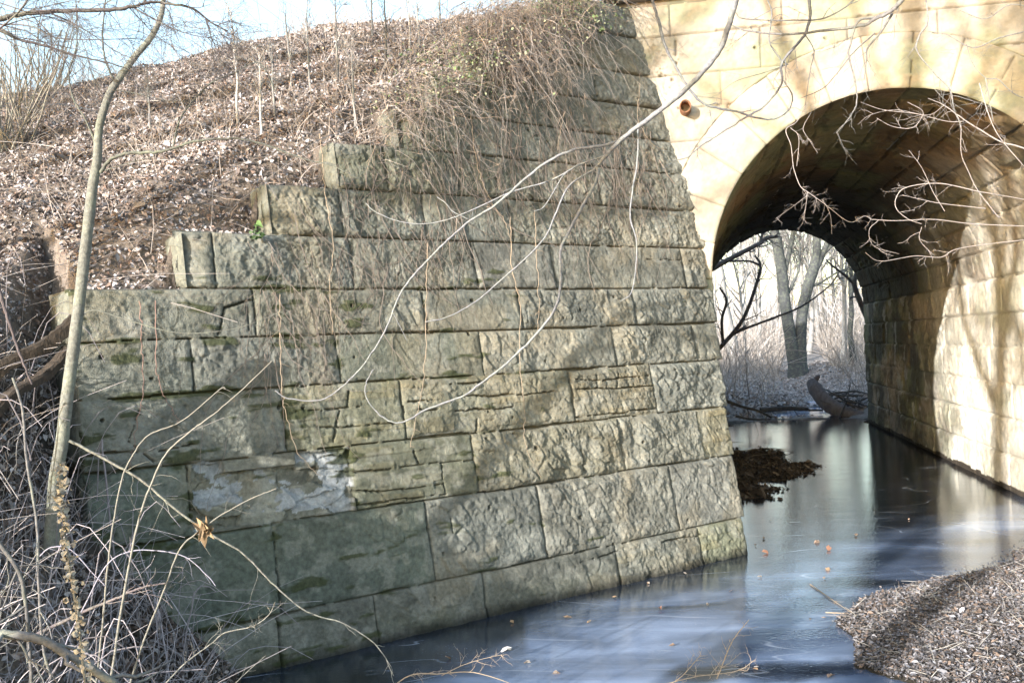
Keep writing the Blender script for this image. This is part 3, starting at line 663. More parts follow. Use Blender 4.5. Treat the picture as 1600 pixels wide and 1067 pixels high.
PALE = np.array([.42, .39, .36]); GREY = np.array([.20, .19, .185]); DARKB = np.array([.085, .07, .07]); TANV = np.array([.36, .28, .20])
LEAFP = [(.30, .25, .225), (.21, .165, .14), (.13, .10, .085), (.40, .36, .34), (.075, .06, .055), (.26, .235, .23), (.19, .13, .10)]
def sprig(mb, P, r0, rng, n, ln, c, droop=0., lvl=1, ang=.9, knob=.25, fr0=.15, spread=None):
    """twigs leaving the polyline P"""
    P = np.asarray(P); m = len(P)
    seg = np.linalg.norm(np.diff(P, axis=0), axis=1).sum()
    for _ in range(n):
        f = rng.uniform(fr0, 1); x = f*(m-1); i = min(int(x), m-2); p = P[i]*(1-(x-i))+P[i+1]*(x-i)
        t = P[i+1]-P[i]; t = t/(np.linalg.norm(t)+1e-9)
        d = np.cross(t, rng.normal(0, 1, 3)); d /= np.linalg.norm(d)+1e-9
        if spread is not None: d = d*spread; d /= np.linalg.norm(d)+1e-9
        d = t*cos(ang)+d*sin(ang); l = ln*rng.uniform(.4, 1.3)*(1.15-.5*f)
        k = 6; q = [p]
        for j in range(k-1):
            d = d+rng.normal(0, .22, 3)+np.array([0, 0, -droop]); d /= np.linalg.norm(d); q.append(q[-1]+d*l/(k-1))
        rr = r0*rng.uniform(.5, .9)
        mb.tube(q, np.linspace(rr, rr*.4, k), 4, c, knob, rng)
        if lvl > 1: sprig(mb, q, rr*.75, rng, max(2, int(n*.35)), ln*.5, c, droop, lvl-1, ang, knob)
def pts(px, d):
    """image polyline at depth d (number or list) -> points"""
    n = len(px); d = np.broadcast_to(np.asarray(d, float), (n,)) if np.ndim(d) == 0 else np.interp(np.linspace(0, 1, n), np.linspace(0, 1, len(d)), d)
    return np.array([at(x, y, dd) for (x, y), dd in zip(px, d)])
def limb(mb, px, d, r0, r1, c, rng, sides=7, n=6, knob=.12):
    P = spline(pts(px, d), n); L_ = len(P); P[1:-1] += rng.normal(0, min(r0, .012)*.13, (L_-2, 3))
    mb.tube(P, np.linspace(r0, r1, L_), sides, c, knob, rng); return P
def bare_tree_meshes(seed, h, r, lean=(0, 0), lv=3, nb=11, c=GREY, tw=5):
    """trunk and crown builders in local coordinates"""
    rg = np.random.default_rng(seed); tr = MB(); cr = MB(); n = 12
    z = np.linspace(0, 1, n); wx = np.cumsum(rg.normal(0, .02, n))*h*.35; wy = np.cumsum(rg.normal(0, .02, n))*h*.35
    P = np.stack([wx-wx[0]+lean[0]*h*z**1.3, wy-wy[0]+lean[1]*h*z**1.3, z*h], -1)
    rad = r*(1-.85*z**.9)+.0; rad[0] *= 1.5; tr.tube(P, rad, 9, c, .06, rg)
    def rec(P, r0, l0, k, lev):
        m = len(P)
        for i_ in range(k):
            f = .28+.7*(i_+rg.random())/k if lev == 0 else .25+.72*(i_+rg.random())/k
            x = f*(m-1); i = min(int(x), m-2); p = P[i]*(1-x+i)+P[i+1]*(x-i); t = P[i+1]-P[i]; t /= np.linalg.norm(t)
            d = np.cross(t, rg.normal(0, 1, 3)); d /= np.linalg.norm(d); an = rg.uniform(.5, 1.0); d = t*cos(an)+d*sin(an); d[2] += .15; d /= np.linalg.norm(d)
            l = l0*rg.uniform(.6, 1.2)*(1.2-.7*f if lev == 0 else 1); nn = 8 if lev < 2 else 5; q = [p]
            for j in range(nn-1): d = d+rg.normal(0, .16, 3)+np.array([0, 0, .05]); d /= np.linalg.norm(d); q.append(q[-1]+d*l/(nn-1))
            rr = r0*rg.uniform(.35, .55)*(1.1-.6*f); q = np.array(q)
            cr.tube(q, np.linspace(rr, max(rr*.25, .003), nn), 6 if lev == 0 else (4 if lev == 1 else 3), c*rg.uniform(.85, 1.15))
            if lev+1 < lv: rec(q, rr*.8, l*.5, tw if lev == 0 else max(3, tw-1), lev+1)
    rec(P, r, h*.42, nb, 0)
    return tr, cr
def place_tree(name, loc, label, cat, group, trcr, mats=None, rot=0, sc=1):
    o = empty(name, loc, label, cat, group); o.rotation_euler = (0, 0, rot); o.scale = (sc, sc, sc)
    for nm, mbb in (('trunk', trcr[0]), ('crown', trcr[1])):
        q = mbb.build(nm, M['bark']); q.parent = o
    return o
def copy_thing(o, loc, rot, sc, label=None):
    c = o.copy(); COL.objects.link(c); c.location = tuple(float(v) for v in loc); c.rotation_euler = (0, 0, rot); c.scale = (sc, sc, sc)
    if label: c['label'] = label
    for ch in list(o.children): k = ch.copy(); COL.objects.link(k); k.parent = c
    return c

# ------------------------------------------------------------------ leaf litter and dry stems on the slope
def scatter(n, xr, yr, keep, seed, zoff=.012):
    rg = np.random.default_rng(seed); x = rg.uniform(*xr, n); y = rg.uniform(*yr, n)
    m = keep(x, y, rg); x, y = x[m], y[m]; z = terrain(x, y)
    e_ = .05; gx_ = (terrain(x+e_, y)-z)/e_; gy_ = (terrain(x, y+e_)-z)/e_
    nn = np.stack([-gx_, -gy_, np.ones(len(x))], -1); nn = nn/np.linalg.norm(nn, axis=1)[:, None]
    return np.stack([x, y, z], -1)+nn*(rg.uniform(0, .03, len(x))[:, None]+zoff), nn, rg
def st_(x, y): return x*es[0]+y*es[1], x*et[0]+y*et[1]
def behind(x, y):
    a = x*ew[0]+y*ew[1]; dd = (KW-BT*wall_top(a))-(x*nw[0]+y*nw[1]); return (a < 1.6) | (dd > .05)
def on_hill(x, y, rg):
    s, t = st_(x, y); d = np.hypot(x, y); inv = (np.abs(x) < y*.62+1)
    return inv & behind(x, y) & (s < -.7) & (t < 16.5) & (rg.random(len(x)) < np.clip((8.5/d)**1.6, .12, 1)) & (x < -3.2+.0*x+100*((x*ew[0]+y*ew[1]) > 1.6))
P, nn, rg = scatter(420000, (-13, 1.5), (3.5, 19), on_hill, 1)
mb = MB(); leaves(mb, P, .024, rg, np.array(LEAFP)*np.array([1.10, 1.14, 1.2]), nn, .65)
fq = np.repeat(.45+1.1*fbm(P[:, 0]*1.6, P[:, 1]*1.6+P[:, 2], 4, 55), 6)[:, None]; mb.C[0] = np.clip(mb.C[0]*fq, 0, .7)
q_ = P[rng.random(len(P)) < .04]; leaves(mb, q_+np.array([0, 0, .01]), .042, rg, LEAFP, None, .5)
tag(mb.build('leaf_litter', M['leaf'], smooth=False), 'thick litter of curled tan and brown leaves over the sunny embankment slope', 'leaf litter', kind='stuff')
def on_low(x, y, rg):
    z = terrain(x, y); s, t = st_(x, y); dn = KW-(x*nw[0]+y*nw[1])
    return (z > .02) & (x < 0) & (dn < -.02) & (x > -5.2) & ((x > -3.3) | (y < 7))
P, nn, rg = scatter(26000, (-5.2, -1.6), (3.8, 8.3), on_low, 2)
mb = MB(); leaves(mb, P, .032, rg, np.array(LEAFP)*.8, nn, .8)
tag(mb.build('leaf_litter', M['leaf'], smooth=False), 'brown leaf litter on the shaded low bank at the foot of the wall', 'leaf litter', kind='stuff')
def on_right(x, y, rg):
    z = terrain(x, y); return (z > .0) & (x > 2.1) & (y < 11.4)
P, nn, rg = scatter(150000, (2.2, 6.8), (6.2, 11.2), on_right, 3, .0)
mb = MB(); RPAL = [(.17, .16, .165), (.11, .10, .10), (.25, .24, .25), (.05, .045, .042), (.14, .12, .11), (.19, .14, .11)]
leaves(mb, P, .014, rg, RPAL, nn, .45, 1.9); fq = np.repeat(.55+.9*fbm(P[:, 0]*2.5, P[:, 1]*2.5, 4, 56), 6)[:, None]; mb.C[0] = mb.C[0]*fq
q_ = P[rg.random(len(P)) < .07]; leaves(mb, q_+np.array([0, 0, .008]), .027, rg, RPAL, None, .35, 1.4)
q_ = rg.uniform((1.6, 6.0), (6.6, 11.4), (26000, 2)); zq = terrain(q_[:, 0], q_[:, 1]); dn_ = KW-(q_[:, 0]*nw[0]+q_[:, 1]*nw[1])
ke = (zq < .02) & (zq > -.17) & (rg.random(len(q_)) < .55*np.exp(zq/.045)) & (q_[:, 0] > 1.9) & (q_[:, 0] > 3.2-(q_[:, 1]-6)*.3); q_ = q_[ke]
leaves(mb, np.column_stack([q_, np.full(len(q_), .007)]), .013, rg, RPAL, None, .3, 2.0)
m_ = rg.random(len(P)) < .012; Pg = P[m_]; n_ = len(Pg); d = rg.normal(0, 1, (n_, 3)); d[:, 2] = np.abs(d[:, 2])*.35; d /= np.linalg.norm(d, axis=1)[:, None]; l = rg.uniform(.05, .22, n_)
k = np.linspace(0, 1, 4); C_ = Pg[:, None]+d[:, None]*(l[:, None]*k)[..., None]+np.array([0, 0, -.05])*(k**2)[None, :, None]*l[:, None, None]
curves(mb, C_, np.array([.0028, .0025, .002, .001]), 3, np.array([.30, .28, .25]))
tag(mb.build('leaf_litter', M['leaf'], smooth=False), 'greyish leaf and twig litter covering the small bank at the lower right', 'leaf litter', kind='stuff')
def on_bar(x, y, rg):
    s, t = st_(x, y); z = terrain(x, y); return (t > T0+.3) & (t < 24) & (z > -.015) & (s > SL) & (s < 6)
P, nn, rg = scatter(120000, (2, 11), (12, 30), on_bar, 4, .0)
mb = MB(); leaves(mb, P, .035, rg, [(.05, .036, .022), (.03, .022, .014), (.075, .052, .032), (.022, .016, .01)], nn, .6)
q_ = P[rg.random(len(P)) < .03]; leaves(mb, q_+np.array([0, 0, .02]), .08, rg, [(.06, .042, .028), (.10, .075, .05)], None, .5)
for q0 in q_[:24]: d_ = rg.normal(0, 1, 3)*np.array([1, 1, .12]); mb.tube([q0, q0+d_*.2+np.array([0, 0, .04]), q0+d_*.45], [.012, .01, .005], 5, (.10, .08, .06))
tag(mb.build('wet_leaf_mat', M['mat'], smooth=False), 'dark brown mat of wet leaves on the ice inside the arch', 'leaf litter', kind='stuff')
def far_keep(x, y, rg):
    s, t = st_(x, y); return (t > 27.6) & (terrain(x, y) > .01) & (x > .13*y) & (x < .46*y)
P, nn, rg = scatter(60000, (3, 30), (28, 52), far_keep, 6)
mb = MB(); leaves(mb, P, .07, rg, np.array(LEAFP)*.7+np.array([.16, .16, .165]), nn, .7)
tag(mb.build('leaf_litter', M['leaf'], smooth=False), 'pale leaf litter on the flat wooded ground beyond the arch', 'leaf litter', kind='stuff')

# dry stems on the slope
def stems(P, nn, rg, lmin, lmax, rad, c, up=1.0, K=5, bend=.5, mb=None, jit=.55):
    n = len(P); d = np.array([0, 0, up])+nn*.3+rg.normal(0, jit, (n, 3)); d /= np.linalg.norm(d, axis=1)[:, None]
    l = rg.uniform(lmin, lmax, n); k = np.linspace(0, 1, K)
    side = rg.normal(0, 1, (n, 3)); side[:, 2] = -np.abs(side[:, 2])*.7-.1
    C_ = P[:, None]+d[:, None]*(l[:, None]*k)[..., None]+side[:, None]*(k**2)[None, :, None]*(l*bend*rg.uniform(.2, 1, n))[:, None, None]+rg.normal(0, .012, (n, K, 3))*k[None, :, None]
    mb = mb or MB(); r = rad*rg.uniform(.6, 1.3, n)[:, None]*np.linspace(1, .45, K)[None]
    curves(mb, C_, r, 3, np.clip(c*np.exp(rg.normal(0, .25, (n, 1))), 0, .7)); return mb
P, nn, rg = scatter(26000, (-13, 1.2), (4.5, 17), on_hill, 21, 0)
kp = fbm(P[:, 0]*.9, P[:, 1]*.9, 3, 57)+.12*sst(-5, 0, P[:, 0]) > .56; P, nn = P[kp], nn[kp]
mb = stems(P, nn, rg, .12, .6, .0028, np.array([.30, .26, .23]))
P, nn, rg = scatter(6000, (-13, 1.2), (4.5, 17), on_hill, 22, .01)
stems(P, nn, rg, .3, 1.0, .004, np.array([.24, .215, .20]), up=.15, mb=mb, jit=.9)
tag(mb.build('dry_grass', M['twig'], smooth=False), 'dry grass stalks and fallen twigs tangled over the embankment slope', 'dry grass', kind='stuff')
P, nn, rg = scatter(6500, (-5.2, -1.7), (3.8, 8), on_low, 23, 0)
P = P[rg.random(len(P)) < np.where(P[:, 0] < -3.3, .15, .4)]; nn = nn[:len(P)]
mb = stems(P, nn, rg, .15, .8, .0035, np.array([.30, .27, .27]), K=6, bend=.8)
tag(mb.build('dead_brush', M['twig'], smooth=False), 'tangle of thin dead stalks on the shaded lower left bank', 'brush', kind='stuff')

# dead vines over the top of the wall
rg = np.random.default_rng(31); n = 1900
a0 = rg.normal(6.2, .8, n); z0 = 4.3+(a0-4.2)*.74+rg.normal(0, .22, n)+.1
z0 = np.minimum(z0, 6.9); ok = (a0 > 4.3) & (a0 < 7.5+.5*rg.random(n)) & (fbm(a0*2.2, z0*2.2, 2, 58)+rg.normal(0, .05, n)+.22*np.exp(-((a0-6.5)/.7)**2-((z0-6.1)/.6)**2) > .50); a0, z0 = a0[ok], z0[ok]; n = len(a0)
K = 9; k = np.linspace(0, 1, K); L_ = rg.uniform(.15, .8, n)*np.where(rg.random(n) < .10, 1.9, 1)
out = rg.uniform(.02, .45, n); drift = rg.normal(-.05, .75, n)
aa = a0[:, None]+drift[:, None]*k*L_[:, None]+np.cumsum(rg.normal(0, .030, (n, K)), 1)
zz = z0[:, None]+.22*np.sin(k*pi*.8)[None]*rg.uniform(0, 1.2, n)[:, None]-L_[:, None]*k**1.5+np.cumsum(rg.normal(0, .018, (n, K)), 1)
oo = .03+out[:, None]*np.sin(np.clip(k*1.3, 0, 1)*pi*.5)[None]+np.cumsum(rg.normal(0, .022, (n, K)), 1)
oo = np.maximum(oo, .035); oo[:, 0] -= rg.uniform(0, .35, n)
VP = wp(aa, zz, oo); rad = .0030*np.exp(rg.normal(0, .35, n))[:, None]*np.linspace(1, .4, K)
mb = MB(); curves(mb, VP, rad, 3, np.clip(np.where(rg.random((n, 1)) < .3, np.array([[.13, .11, .10]]), np.array([[.31, .27, .24]]))*np.exp(rg.normal(0, .2, (n, 1))), 0, .7))
# short side shoots
for rep_ in range(2):
    i_ = rg.integers(0, n, 1500); j_ = rg.integers(2, K-1, 1500); b_ = VP[i_, j_]; d = rg.normal(0, 1, (1500, 3))-nw*-.4; d[:, 2] -= .3; d /= np.linalg.norm(d, axis=1)[:, None]
    kk_ = np.linspace(0, 1, 4); ll = rg.uniform(.05, .25, 1500); C_ = b_[:, None]+d[:, None]*(ll[:, None]*kk_)[..., None]+rg.normal(0, .008, (1500, 4, 3))
    curves(mb, C_, np.array([.0024, .002, .0017, .001]), 3, np.array([.36, .28, .22]))
tag(mb.build('dead_vines', M['twig'], smooth=False), 'mass of dead tan vines hanging over the top of the wing wall', 'vines', kind='stuff')
n = 420; a0 = rg.uniform(3.0, 8.3, n); z0 = np.minimum(wall_top(a0), 5.4)-rg.uniform(0, 1.2, n); K = 14; k = np.linspace(0, 1, K)
th = rg.uniform(-.5, .5, n)-pi/2; L_ = rg.uniform(.3, 1.5, n); thk = th[:, None]+np.cumsum(rg.normal(0, .20, (n, K)), 1)
aa = a0[:, None]+np.cumsum(np.cos(thk), 1)*L_[:, None]/K; zz = z0[:, None]+np.cumsum(np.sin(thk), 1)*L_[:, None]/K
mb = MB(); curves(mb, wp(aa, zz, .045+np.cumsum(rg.normal(0, .006, (n, K)), 1)), .0032*np.exp(rg.normal(0, .4, n))[:, None]*np.linspace(1, .4, K), 3, np.array([.22, .18, .15]))
tag(mb.build('clinging_vines', M['twig'], smooth=False), 'thin leafless vine stems clinging to the upper stones of the wing wall', 'vines', kind='stuff')
# ivy cushions
mb = MB()
for x_, y_, sp, n_ in ((860, 12, .34, 900), (905, 30, .22, 300), (705, 105, .30, 420), (740, 75, .25, 260), (650, 150, .2, 160), (815, 60, .3, 240)):
    b_ = on_wing(x_, y_, .22); leaves(mb, b_+rg.normal(0, 1, (n_, 3))*np.array([sp, sp*.5, sp*.45]), .022, rg, [(.10, .14, .06), (.16, .20, .10), (.22, .24, .15), (.30, .30, .2)], -W_*1.0+Z3, .8, 1.2)
tag(mb.build('ivy', M['ivy'], smooth=False), 'small leaved grey green ivy trailing over the top of the wing wall', 'ivy', kind='stuff')
mb = MB(); b_ = on_wing(402, 362, .1); leaves(mb, b_+rg.normal(0, .03, (26, 3)), .03, rg, [(.05, .09, .03), (.07, .12, .04)], -W_+Z3, .6, 1.2)
tag(mb.build('green_weed', M['ivy'], smooth=False, loc=b_), 'tiny bright green weed growing on a ledge of the stepped wall', 'weed')
# long single hanging vines
HV = [([(437, 460), (438, 520), (440, 600), (446, 640), (462, 700), (500, 745)], 'thin brown vine hanging from the slope to the yellowish broken stones'),
      ([(218, 470), (222, 540), (224, 600), (214, 660), (200, 740)], 'reddish thin vine hanging straight down the leftmost stones'),
      ([(243, 470), (244, 560), (250, 600), (268, 640), (280, 660)], 'grey thin vine hanging next to the reddish one on the left stones'),
      ([(668, 380), (666, 470), (664, 560), (655, 630), (640, 700)], 'long straight vine hanging below the curved branch near the wall centre'),
      ([(798, 340), (800, 420), (812, 470), (812, 560), (820, 640), (822, 700), (845, 745)], 'wavy vine hanging down the middle stones beside a drill hole'),
      ([(835, 330), (838, 400), (842, 470), (840, 520)], 'short dark vine hanging right of the wavy one'),
      ([(1000, 130), (998, 190), (1020, 225), (1040, 235)], 'vine crossing the corner where wing wall meets arch wall'),
      ([(735, 170), (742, 240), (760, 300), (790, 350), (800, 385)], 'vine curling down from the dead vine mass across the upper courses'),
      ([(500, 210), (508, 300), (520, 380), (515, 450), (520, 520)], 'vine trailing down three courses on the left of centre'),
      ([(885, 50), (890, 120), (880, 180), (870, 235)], 'pale straight vine inside the dead vine mass')]
for px, lab in HV:
    mb = MB(); P = spline(np.array([on_wing(x, y, .07) for x, y in px]), 8); P += rng.normal(0, .006, P.shape)
    mb.tube(P, np.linspace(.0045, .0022, len(P)), 4, np.array([.24, .15, .12]) if 'redd' in lab else TANV*.85, .2, rng); sprig(mb, P, .0022, rng, 9, .09, TANV*.8)
    tag(mb.build('hanging_vine', M['twig'], loc=P[0]), lab, 'vine', 'single vines hanging down the wing wall')

# ------------------------------------------------------------------ branches hanging into the picture
WB = np.array([.19, .19, .20])
def thing_branch(name, label, cat, segs, c, mat='bark', spr=None, group=None, seed=0, thin=.8):
    """segs: list of (px, depth, r0, r1); spr: (n, length, droop, levels)"""
    rg = np.random.default_rng(seed+100); root = empty(name, pts(segs[0][0][:1], segs[0][1] if np.ndim(segs[0][1]) == 0 else segs[0][1][0])[0], label, cat, group)
    for k_, (px, d, r0, r1) in enumerate(segs):
        mb = MB(); P = limb(mb, px, d, r0*thin, r1*thin, c, rg)
        if spr: sprig(mb, P, max(r1*.8*thin, .0018), rg, int(spr[0]*max(1, len(px)/4)), spr[1], c*1.05, spr[2], spr[3])
        mb.build('bough' if k_ == 0 else 'side_branch', M[mat], root)
    return root
thing_branch('overhanging_branch', 'long pale branch forking into four curved tips across the wing wall', 'branch', [
    ([(1185, -120), (1165, -50), (1150, 0), (1128, 70), (1100, 110), (1060, 150), (1015, 185), (975, 215), (945, 245), (932, 262)], [5.9, 6.4], .027, .015),
    ([(975, 218), (945, 227), (900, 234), (860, 250), (820, 280), (775, 320), (735, 345), (700, 375), (660, 415), (625, 460), (605, 510), (575, 560), (540, 600), (500, 625), (450, 622), (430, 610)], [6.35, 6.2], .013, .004),
    ([(945, 244), (905, 258), (860, 282), (800, 300), (745, 325), (700, 343), (660, 350), (620, 345), (585, 330), (572, 318)], [6.4, 6.6], .007, .003),
    ([(905, 256), (880, 275), (862, 305), (848, 325), (835, 330)], [6.4, 6.3], .006, .003),
    ([(934, 260), (930, 285), (900, 340), (885, 370), (875, 395), (876, 440), (868, 480), (840, 520), (800, 560), (750, 600), (720, 620), (665, 640), (640, 655), (615, 660), (590, 645), (572, 620), (572, 600), (582, 578)], [6.4, 6.1], .014, .004),
    ([(933, 262), (890, 290), (870, 330), (852, 370), (820, 405), (780, 440), (745, 470), (700, 495), (665, 503)], [6.4, 6.3], .009, .004),
    ([(997, 193), (996, 250), (988, 300), (985, 340), (995, 380), (992, 430), (985, 460), (970, 470)], [6.35, 6.2], .008, .004),
    ([(683, 308), (697, 318), (707, 330), (732, 343)], 6.3, .004, .004), ([(613, 487), (625, 510), (636, 532)], 6.25, .003, .002)], WB, 'bark', (1, .10, .05, 1), seed=1)
thing_branch('overhanging_branch', 'arching branch that loops down beside the rusty drain pipe', 'branch', [
    ([(1010, -60), (1019, 0), (1030, 37), (1041, 75), (1060, 112), (1079, 142), (1105, 165), (1150, 174), (1180, 184), (1210, 186), (1232, 172), (1238, 150), (1225, 127)], [6.6, 6.8], .014, .006),
    ([(1262, -60), (1264, 0), (1266, 22), (1259, 52), (1240, 75), (1221, 101), (1221, 131), (1195, 165), (1161, 186), (1124, 210), (1094, 229), (1071, 247), (1052, 250)], [6.6, 6.8], .015, .005),
    ([(1259, 56), (1272, 80), (1266, 110), (1258, 165)], 6.7, .005, .003), ([(1199, 0), (1206, 22), (1202, 64), (1217, 90), (1229, 101)], 6.7, .006, .005)], WB*.8, 'bark', (3, .25, .05, 2), seed=2)
thing_branch('overhanging_branch', 'grey branch spreading across the pale stones above the arch crown', 'branch', [
    ([(1450, -60), (1409, 0), (1390, 19), (1367, 30), (1345, 41), (1281, 49), (1232, 54), (1169, 49), (1142, 39)], [6.2, 6.6], .022, .005),
    ([(1367, 28), (1341, 34), (1330, 64), (1326, 86), (1334, 120), (1339, 157), (1330, 180), (1307, 208)], 6.4, .010, .004),
    ([(1394, 22), (1375, 52), (1356, 75), (1354, 94), (1350, 125)], 6.35, .011, .004), ([(1367, 52), (1334, 82), (1307, 116), (1285, 139), (1251, 154)], 6.4, .007, .003),
    ([(1232, 101), (1187, 116), (1150, 127), (1124, 146)], 6.7, .004, .002), ([(1148, 19), (1165, 30), (1240, 32), (1290, 28), (1334, 0), (1350, -40)], 6.5, .005, .007)], GREY*.8, 'bark', (4.5, .32, .06, 2), seed=3)
thing_branch('overhanging_branch', 'thin twiggy branch hanging in front of the upper right corner stones', 'branch', [
    ([(1440, -40), (1450, 30), (1437, 55), (1433, 80), (1460, 115), (1484, 140), (1491, 172), (1501, 195)], 6.3, .007, .004),
    ([(1600, 50), (1560, 60), (1520, 75), (1480, 55), (1450, 50)], 6.4, .006, .003), ([(1640, 160), (1590, 150), (1560, 125), (1540, 122), (1520, 100), (1510, 70)], 6.3, .005, .003),
    ([(1640, 20), (1580, 8), (1540, 30), (1500, 17)], 6.4, .006, .003), ([(1540, 122), (1545, 150), (1552, 190)], 6.3, .004, .003)], GREY, 'bark', (5, .34, .03, 2), seed=4)
PT = np.array([.33, .29, .27])
thing_branch('thorny_twigs', 'pale thorny twigs crossing the dark arch opening below the crown', 'branch', [
    ([(1680, 270), (1600, 232), (1562, 221), (1506, 187), (1475, 165), (1450, 154)], 6.8, .013, .004), ([(1506, 190), (1480, 190), (1430, 178), (1380, 172), (1345, 160)], 6.8, .006, .003),
    ([(1418, 160), (1440, 172), (1440, 184), (1425, 200), (1395, 198), (1370, 185)], 6.8, .005, .003), ([(1484, 131), (1491, 172), (1501, 195), (1502, 240), (1514, 270), (1528, 298), (1560, 340)], 6.9, .007, .005),
    ([(1475, 165), (1450, 180), (1400, 172), (1360, 180), (1340, 195)], 6.8, .004, .002), ([(1530, 130), (1545, 180), (1562, 215), (1600, 260)], 6.7, .006, .005)], PT, 'twig', (6.1, .16, .0, 2), seed=5, thin=.55)
thing_branch('thorny_twigs', 'pale thorny twigs with a hooked loop low in the right of the opening', 'branch', [
    ([(1680, 330), (1600, 312), (1532, 300), (1470, 287), (1420, 292), (1402, 305), (1400, 325), (1418, 342), (1440, 350)], 6.8, .007, .004), ([(1540, 326), (1470, 318), (1440, 312), (1410, 305)], 6.8, .005, .003),
    ([(1640, 355), (1520, 350), (1460, 343), (1400, 345), (1360, 343)], 6.8, .006, .004), ([(1640, 372), (1600, 375), (1500, 388), (1470, 402), (1430, 400), (1375, 408), (1352, 395)], 6.9, .005, .003),
    ([(1372, 345), (1358, 360), (1366, 385), (1405, 397)], 6.8, .004, .002), ([(1476, 330), (1458, 300), (1440, 262), (1420, 235)], 6.8, .004, .002), ([(1440, 355), (1437, 375), (1460, 400)], 6.8, .003, .002)], PT, 'twig', (5.8, .13, .0, 2), seed=6, thin=.55)
thing_branch('thorny_twigs', 'hanging knot of pale twigs at the left rim of the arch', 'branch', [
    ([(1262, 160), (1245, 190), (1228, 203), (1236, 228), (1240, 262), (1250, 290), (1262, 300), (1290, 320), (1327, 347), (1350, 338), (1362, 343)], 6.8, .005, .004),
    ([(1262, 300), (1258, 330), (1254, 350)], 6.8, .003, .002), ([(1285, 312), (1297, 335), (1300, 366)], 6.8, .003, .002), ([(1268, 175), (1255, 200), (1262, 215), (1278, 240)], 6.8, .004, .002),
    ([(1262, 305), (1240, 322), (1212, 342)], 6.8, .003, .002), ([(1235, 200), (1248, 215), (1245, 260)], 6.8, .004, .003)], PT, 'twig', (6.8, .10, .05, 2), seed=7, thin=.55)
thing_branch('overhanging_branch', 'dark branch running level across the sky in the top left corner', 'branch', [
    ([(-80, 45), (0, 30), (28, 23), (75, 19), (161, 16), (206, 11), (225, 6), (250, 4), (300, 14), (330, 36), (356, 49)], [5.2, 5.6], .020, .005),
    ([(225, 6), (235, -20), (260, -60)], 5.5, .010, .012), ([(75, 19), (110, 35), (145, 55), (180, 80), (215, 95)], 5.4, .006, .002), ([(206, 11), (240, 30), (270, 45), (300, 55), (330, 60)], 5.5, .006, .002),
    ([(-40, 80), (0, 45), (28, 20), (50, -10)], 5.2, .007, .006)], DARKB*1.3, 'bark', (13, .5, .12, 3), seed=8)
thing_branch('overhanging_branch', 'second lower branch drooping with fine twigs in front of the hazy skyline', 'branch', [
    ([(-80, 10), (0, 48), (30, 62), (80, 75), (130, 90), (175, 100), (230, 118)], [5.4, 5.8], .014, .003), ([(-60, 40), (40, 40), (90, 60), (160, 62), (215, 60)], 5.6, .006, .002),
    ([(0, 5), (40, 20), (70, 45), (100, 90), (120, 120)], 5.6, .005, .002)], DARKB*1.4, 'bark', (10, .45, .10, 3), seed=9)

# ------------------------------------------------------------------ slim tree at the left end of the wall
base_px = [(88, 745), (97, 690), (105, 620), (118, 520), (130, 420), (138, 350), (145, 290), (152, 250), (155, 200), (170, 150), (185, 125), (210, 90), (235, 60), (250, 30), (255, 0), (258, -80)]
D = 6.1
root = empty('slim_tree', at(88, 745, D), 'slender grey barked tree leaning in front of the left end of the wing wall', 'tree')
mb = MB(); P = pts(base_px, D); P = np.concatenate([[P[0]+np.array([-.05, 0, -.45])], P]); P = spline(P, 6); bc_ = np.array([.15, .15, .13])
mb.tube(P, np.interp(np.linspace(0, 1, len(P)), [0, .1, .45, .55, 1], [.050, .040, .031, .025, .014]), 12, bc_, .05, rng)
mb.build('trunk', M['bark'], root)
for px, r0, r1 in (([(157, 270), (172, 250), (200, 240), (240, 238), (270, 232), (300, 222), (340, 217), (380, 218), (420, 228), (470, 247), (520, 260), (560, 280)], .015, .003),
                   ([(270, 232), (280, 190), (300, 160), (330, 130), (365, 115), (400, 98), (420, 118), (428, 140)], .007, .003), ([(157, 272), (150, 230), (135, 190), (115, 155), (107, 115), (115, 90), (120, 60), (118, -10)], .009, .004),
                   ([(180, 130), (165, 95), (160, 60), (162, 30), (168, -40)], .008, .005), ([(128, 492), (150, 485), (200, 500), (265, 518), (320, 520), (380, 510), (440, 487)], .005, .002),
                   ([(178, 140), (220, 148), (262, 158), (300, 158)], .004, .002), ([(160, 268), (200, 255), (240, 245)], .004, .002)):
    mb = MB(); q = limb(mb, px, D, r0*.85, r1*.85, bc_*.7, rng); sprig(mb, q, .0022, rng, 5, .2, bc_*.7, .03, 1); mb.build('branch', M['bark'], root)

# ------------------------------------------------------------------ stalks, sticks and boards at lower left
def stalk(name, label, cat, px, d, r0, r1, c, spr=(2, .12, .05, 1), group=None, mat='twig'):
    mb = MB(); P = limb(mb, px, d, r0*.72, r1*.72, np.asarray(c)*.85, rng, n=7); sprig(mb, P, max(r1*.6, .0016), rng, spr[0]*3, spr[1], c, spr[2], spr[3])
    return tag(mb.build(name, M[mat], loc=P[0]), label, cat, group)
ST = np.array([.235, .22, .185])
stalk('fallen_branch', 'pale fallen branch lying diagonally down across the lower left stones', 'branch', [(108, 688), (160, 715), (220, 750), (280, 800), (330, 835), (380, 865), (430, 915), (480, 955), (540, 975), (590, 1010), (615, 1055)], [6.0, 6.6], .013, .004, ST*1.05, (5, .25, .05, 1), mat='bark')
G_ = 'tall dry stalks in front of the lower left wall'
stalk('dry_stalk', 'tall pale stalk curving right, leftmost of the three tall ones', 'stalk', [(150, 1068), (158, 1000), (166, 910), (175, 830), (191, 747), (206, 714), (232, 680), (285, 657), (343, 609), (352, 607)], 5.0, .0085, .003, ST, group=G_)
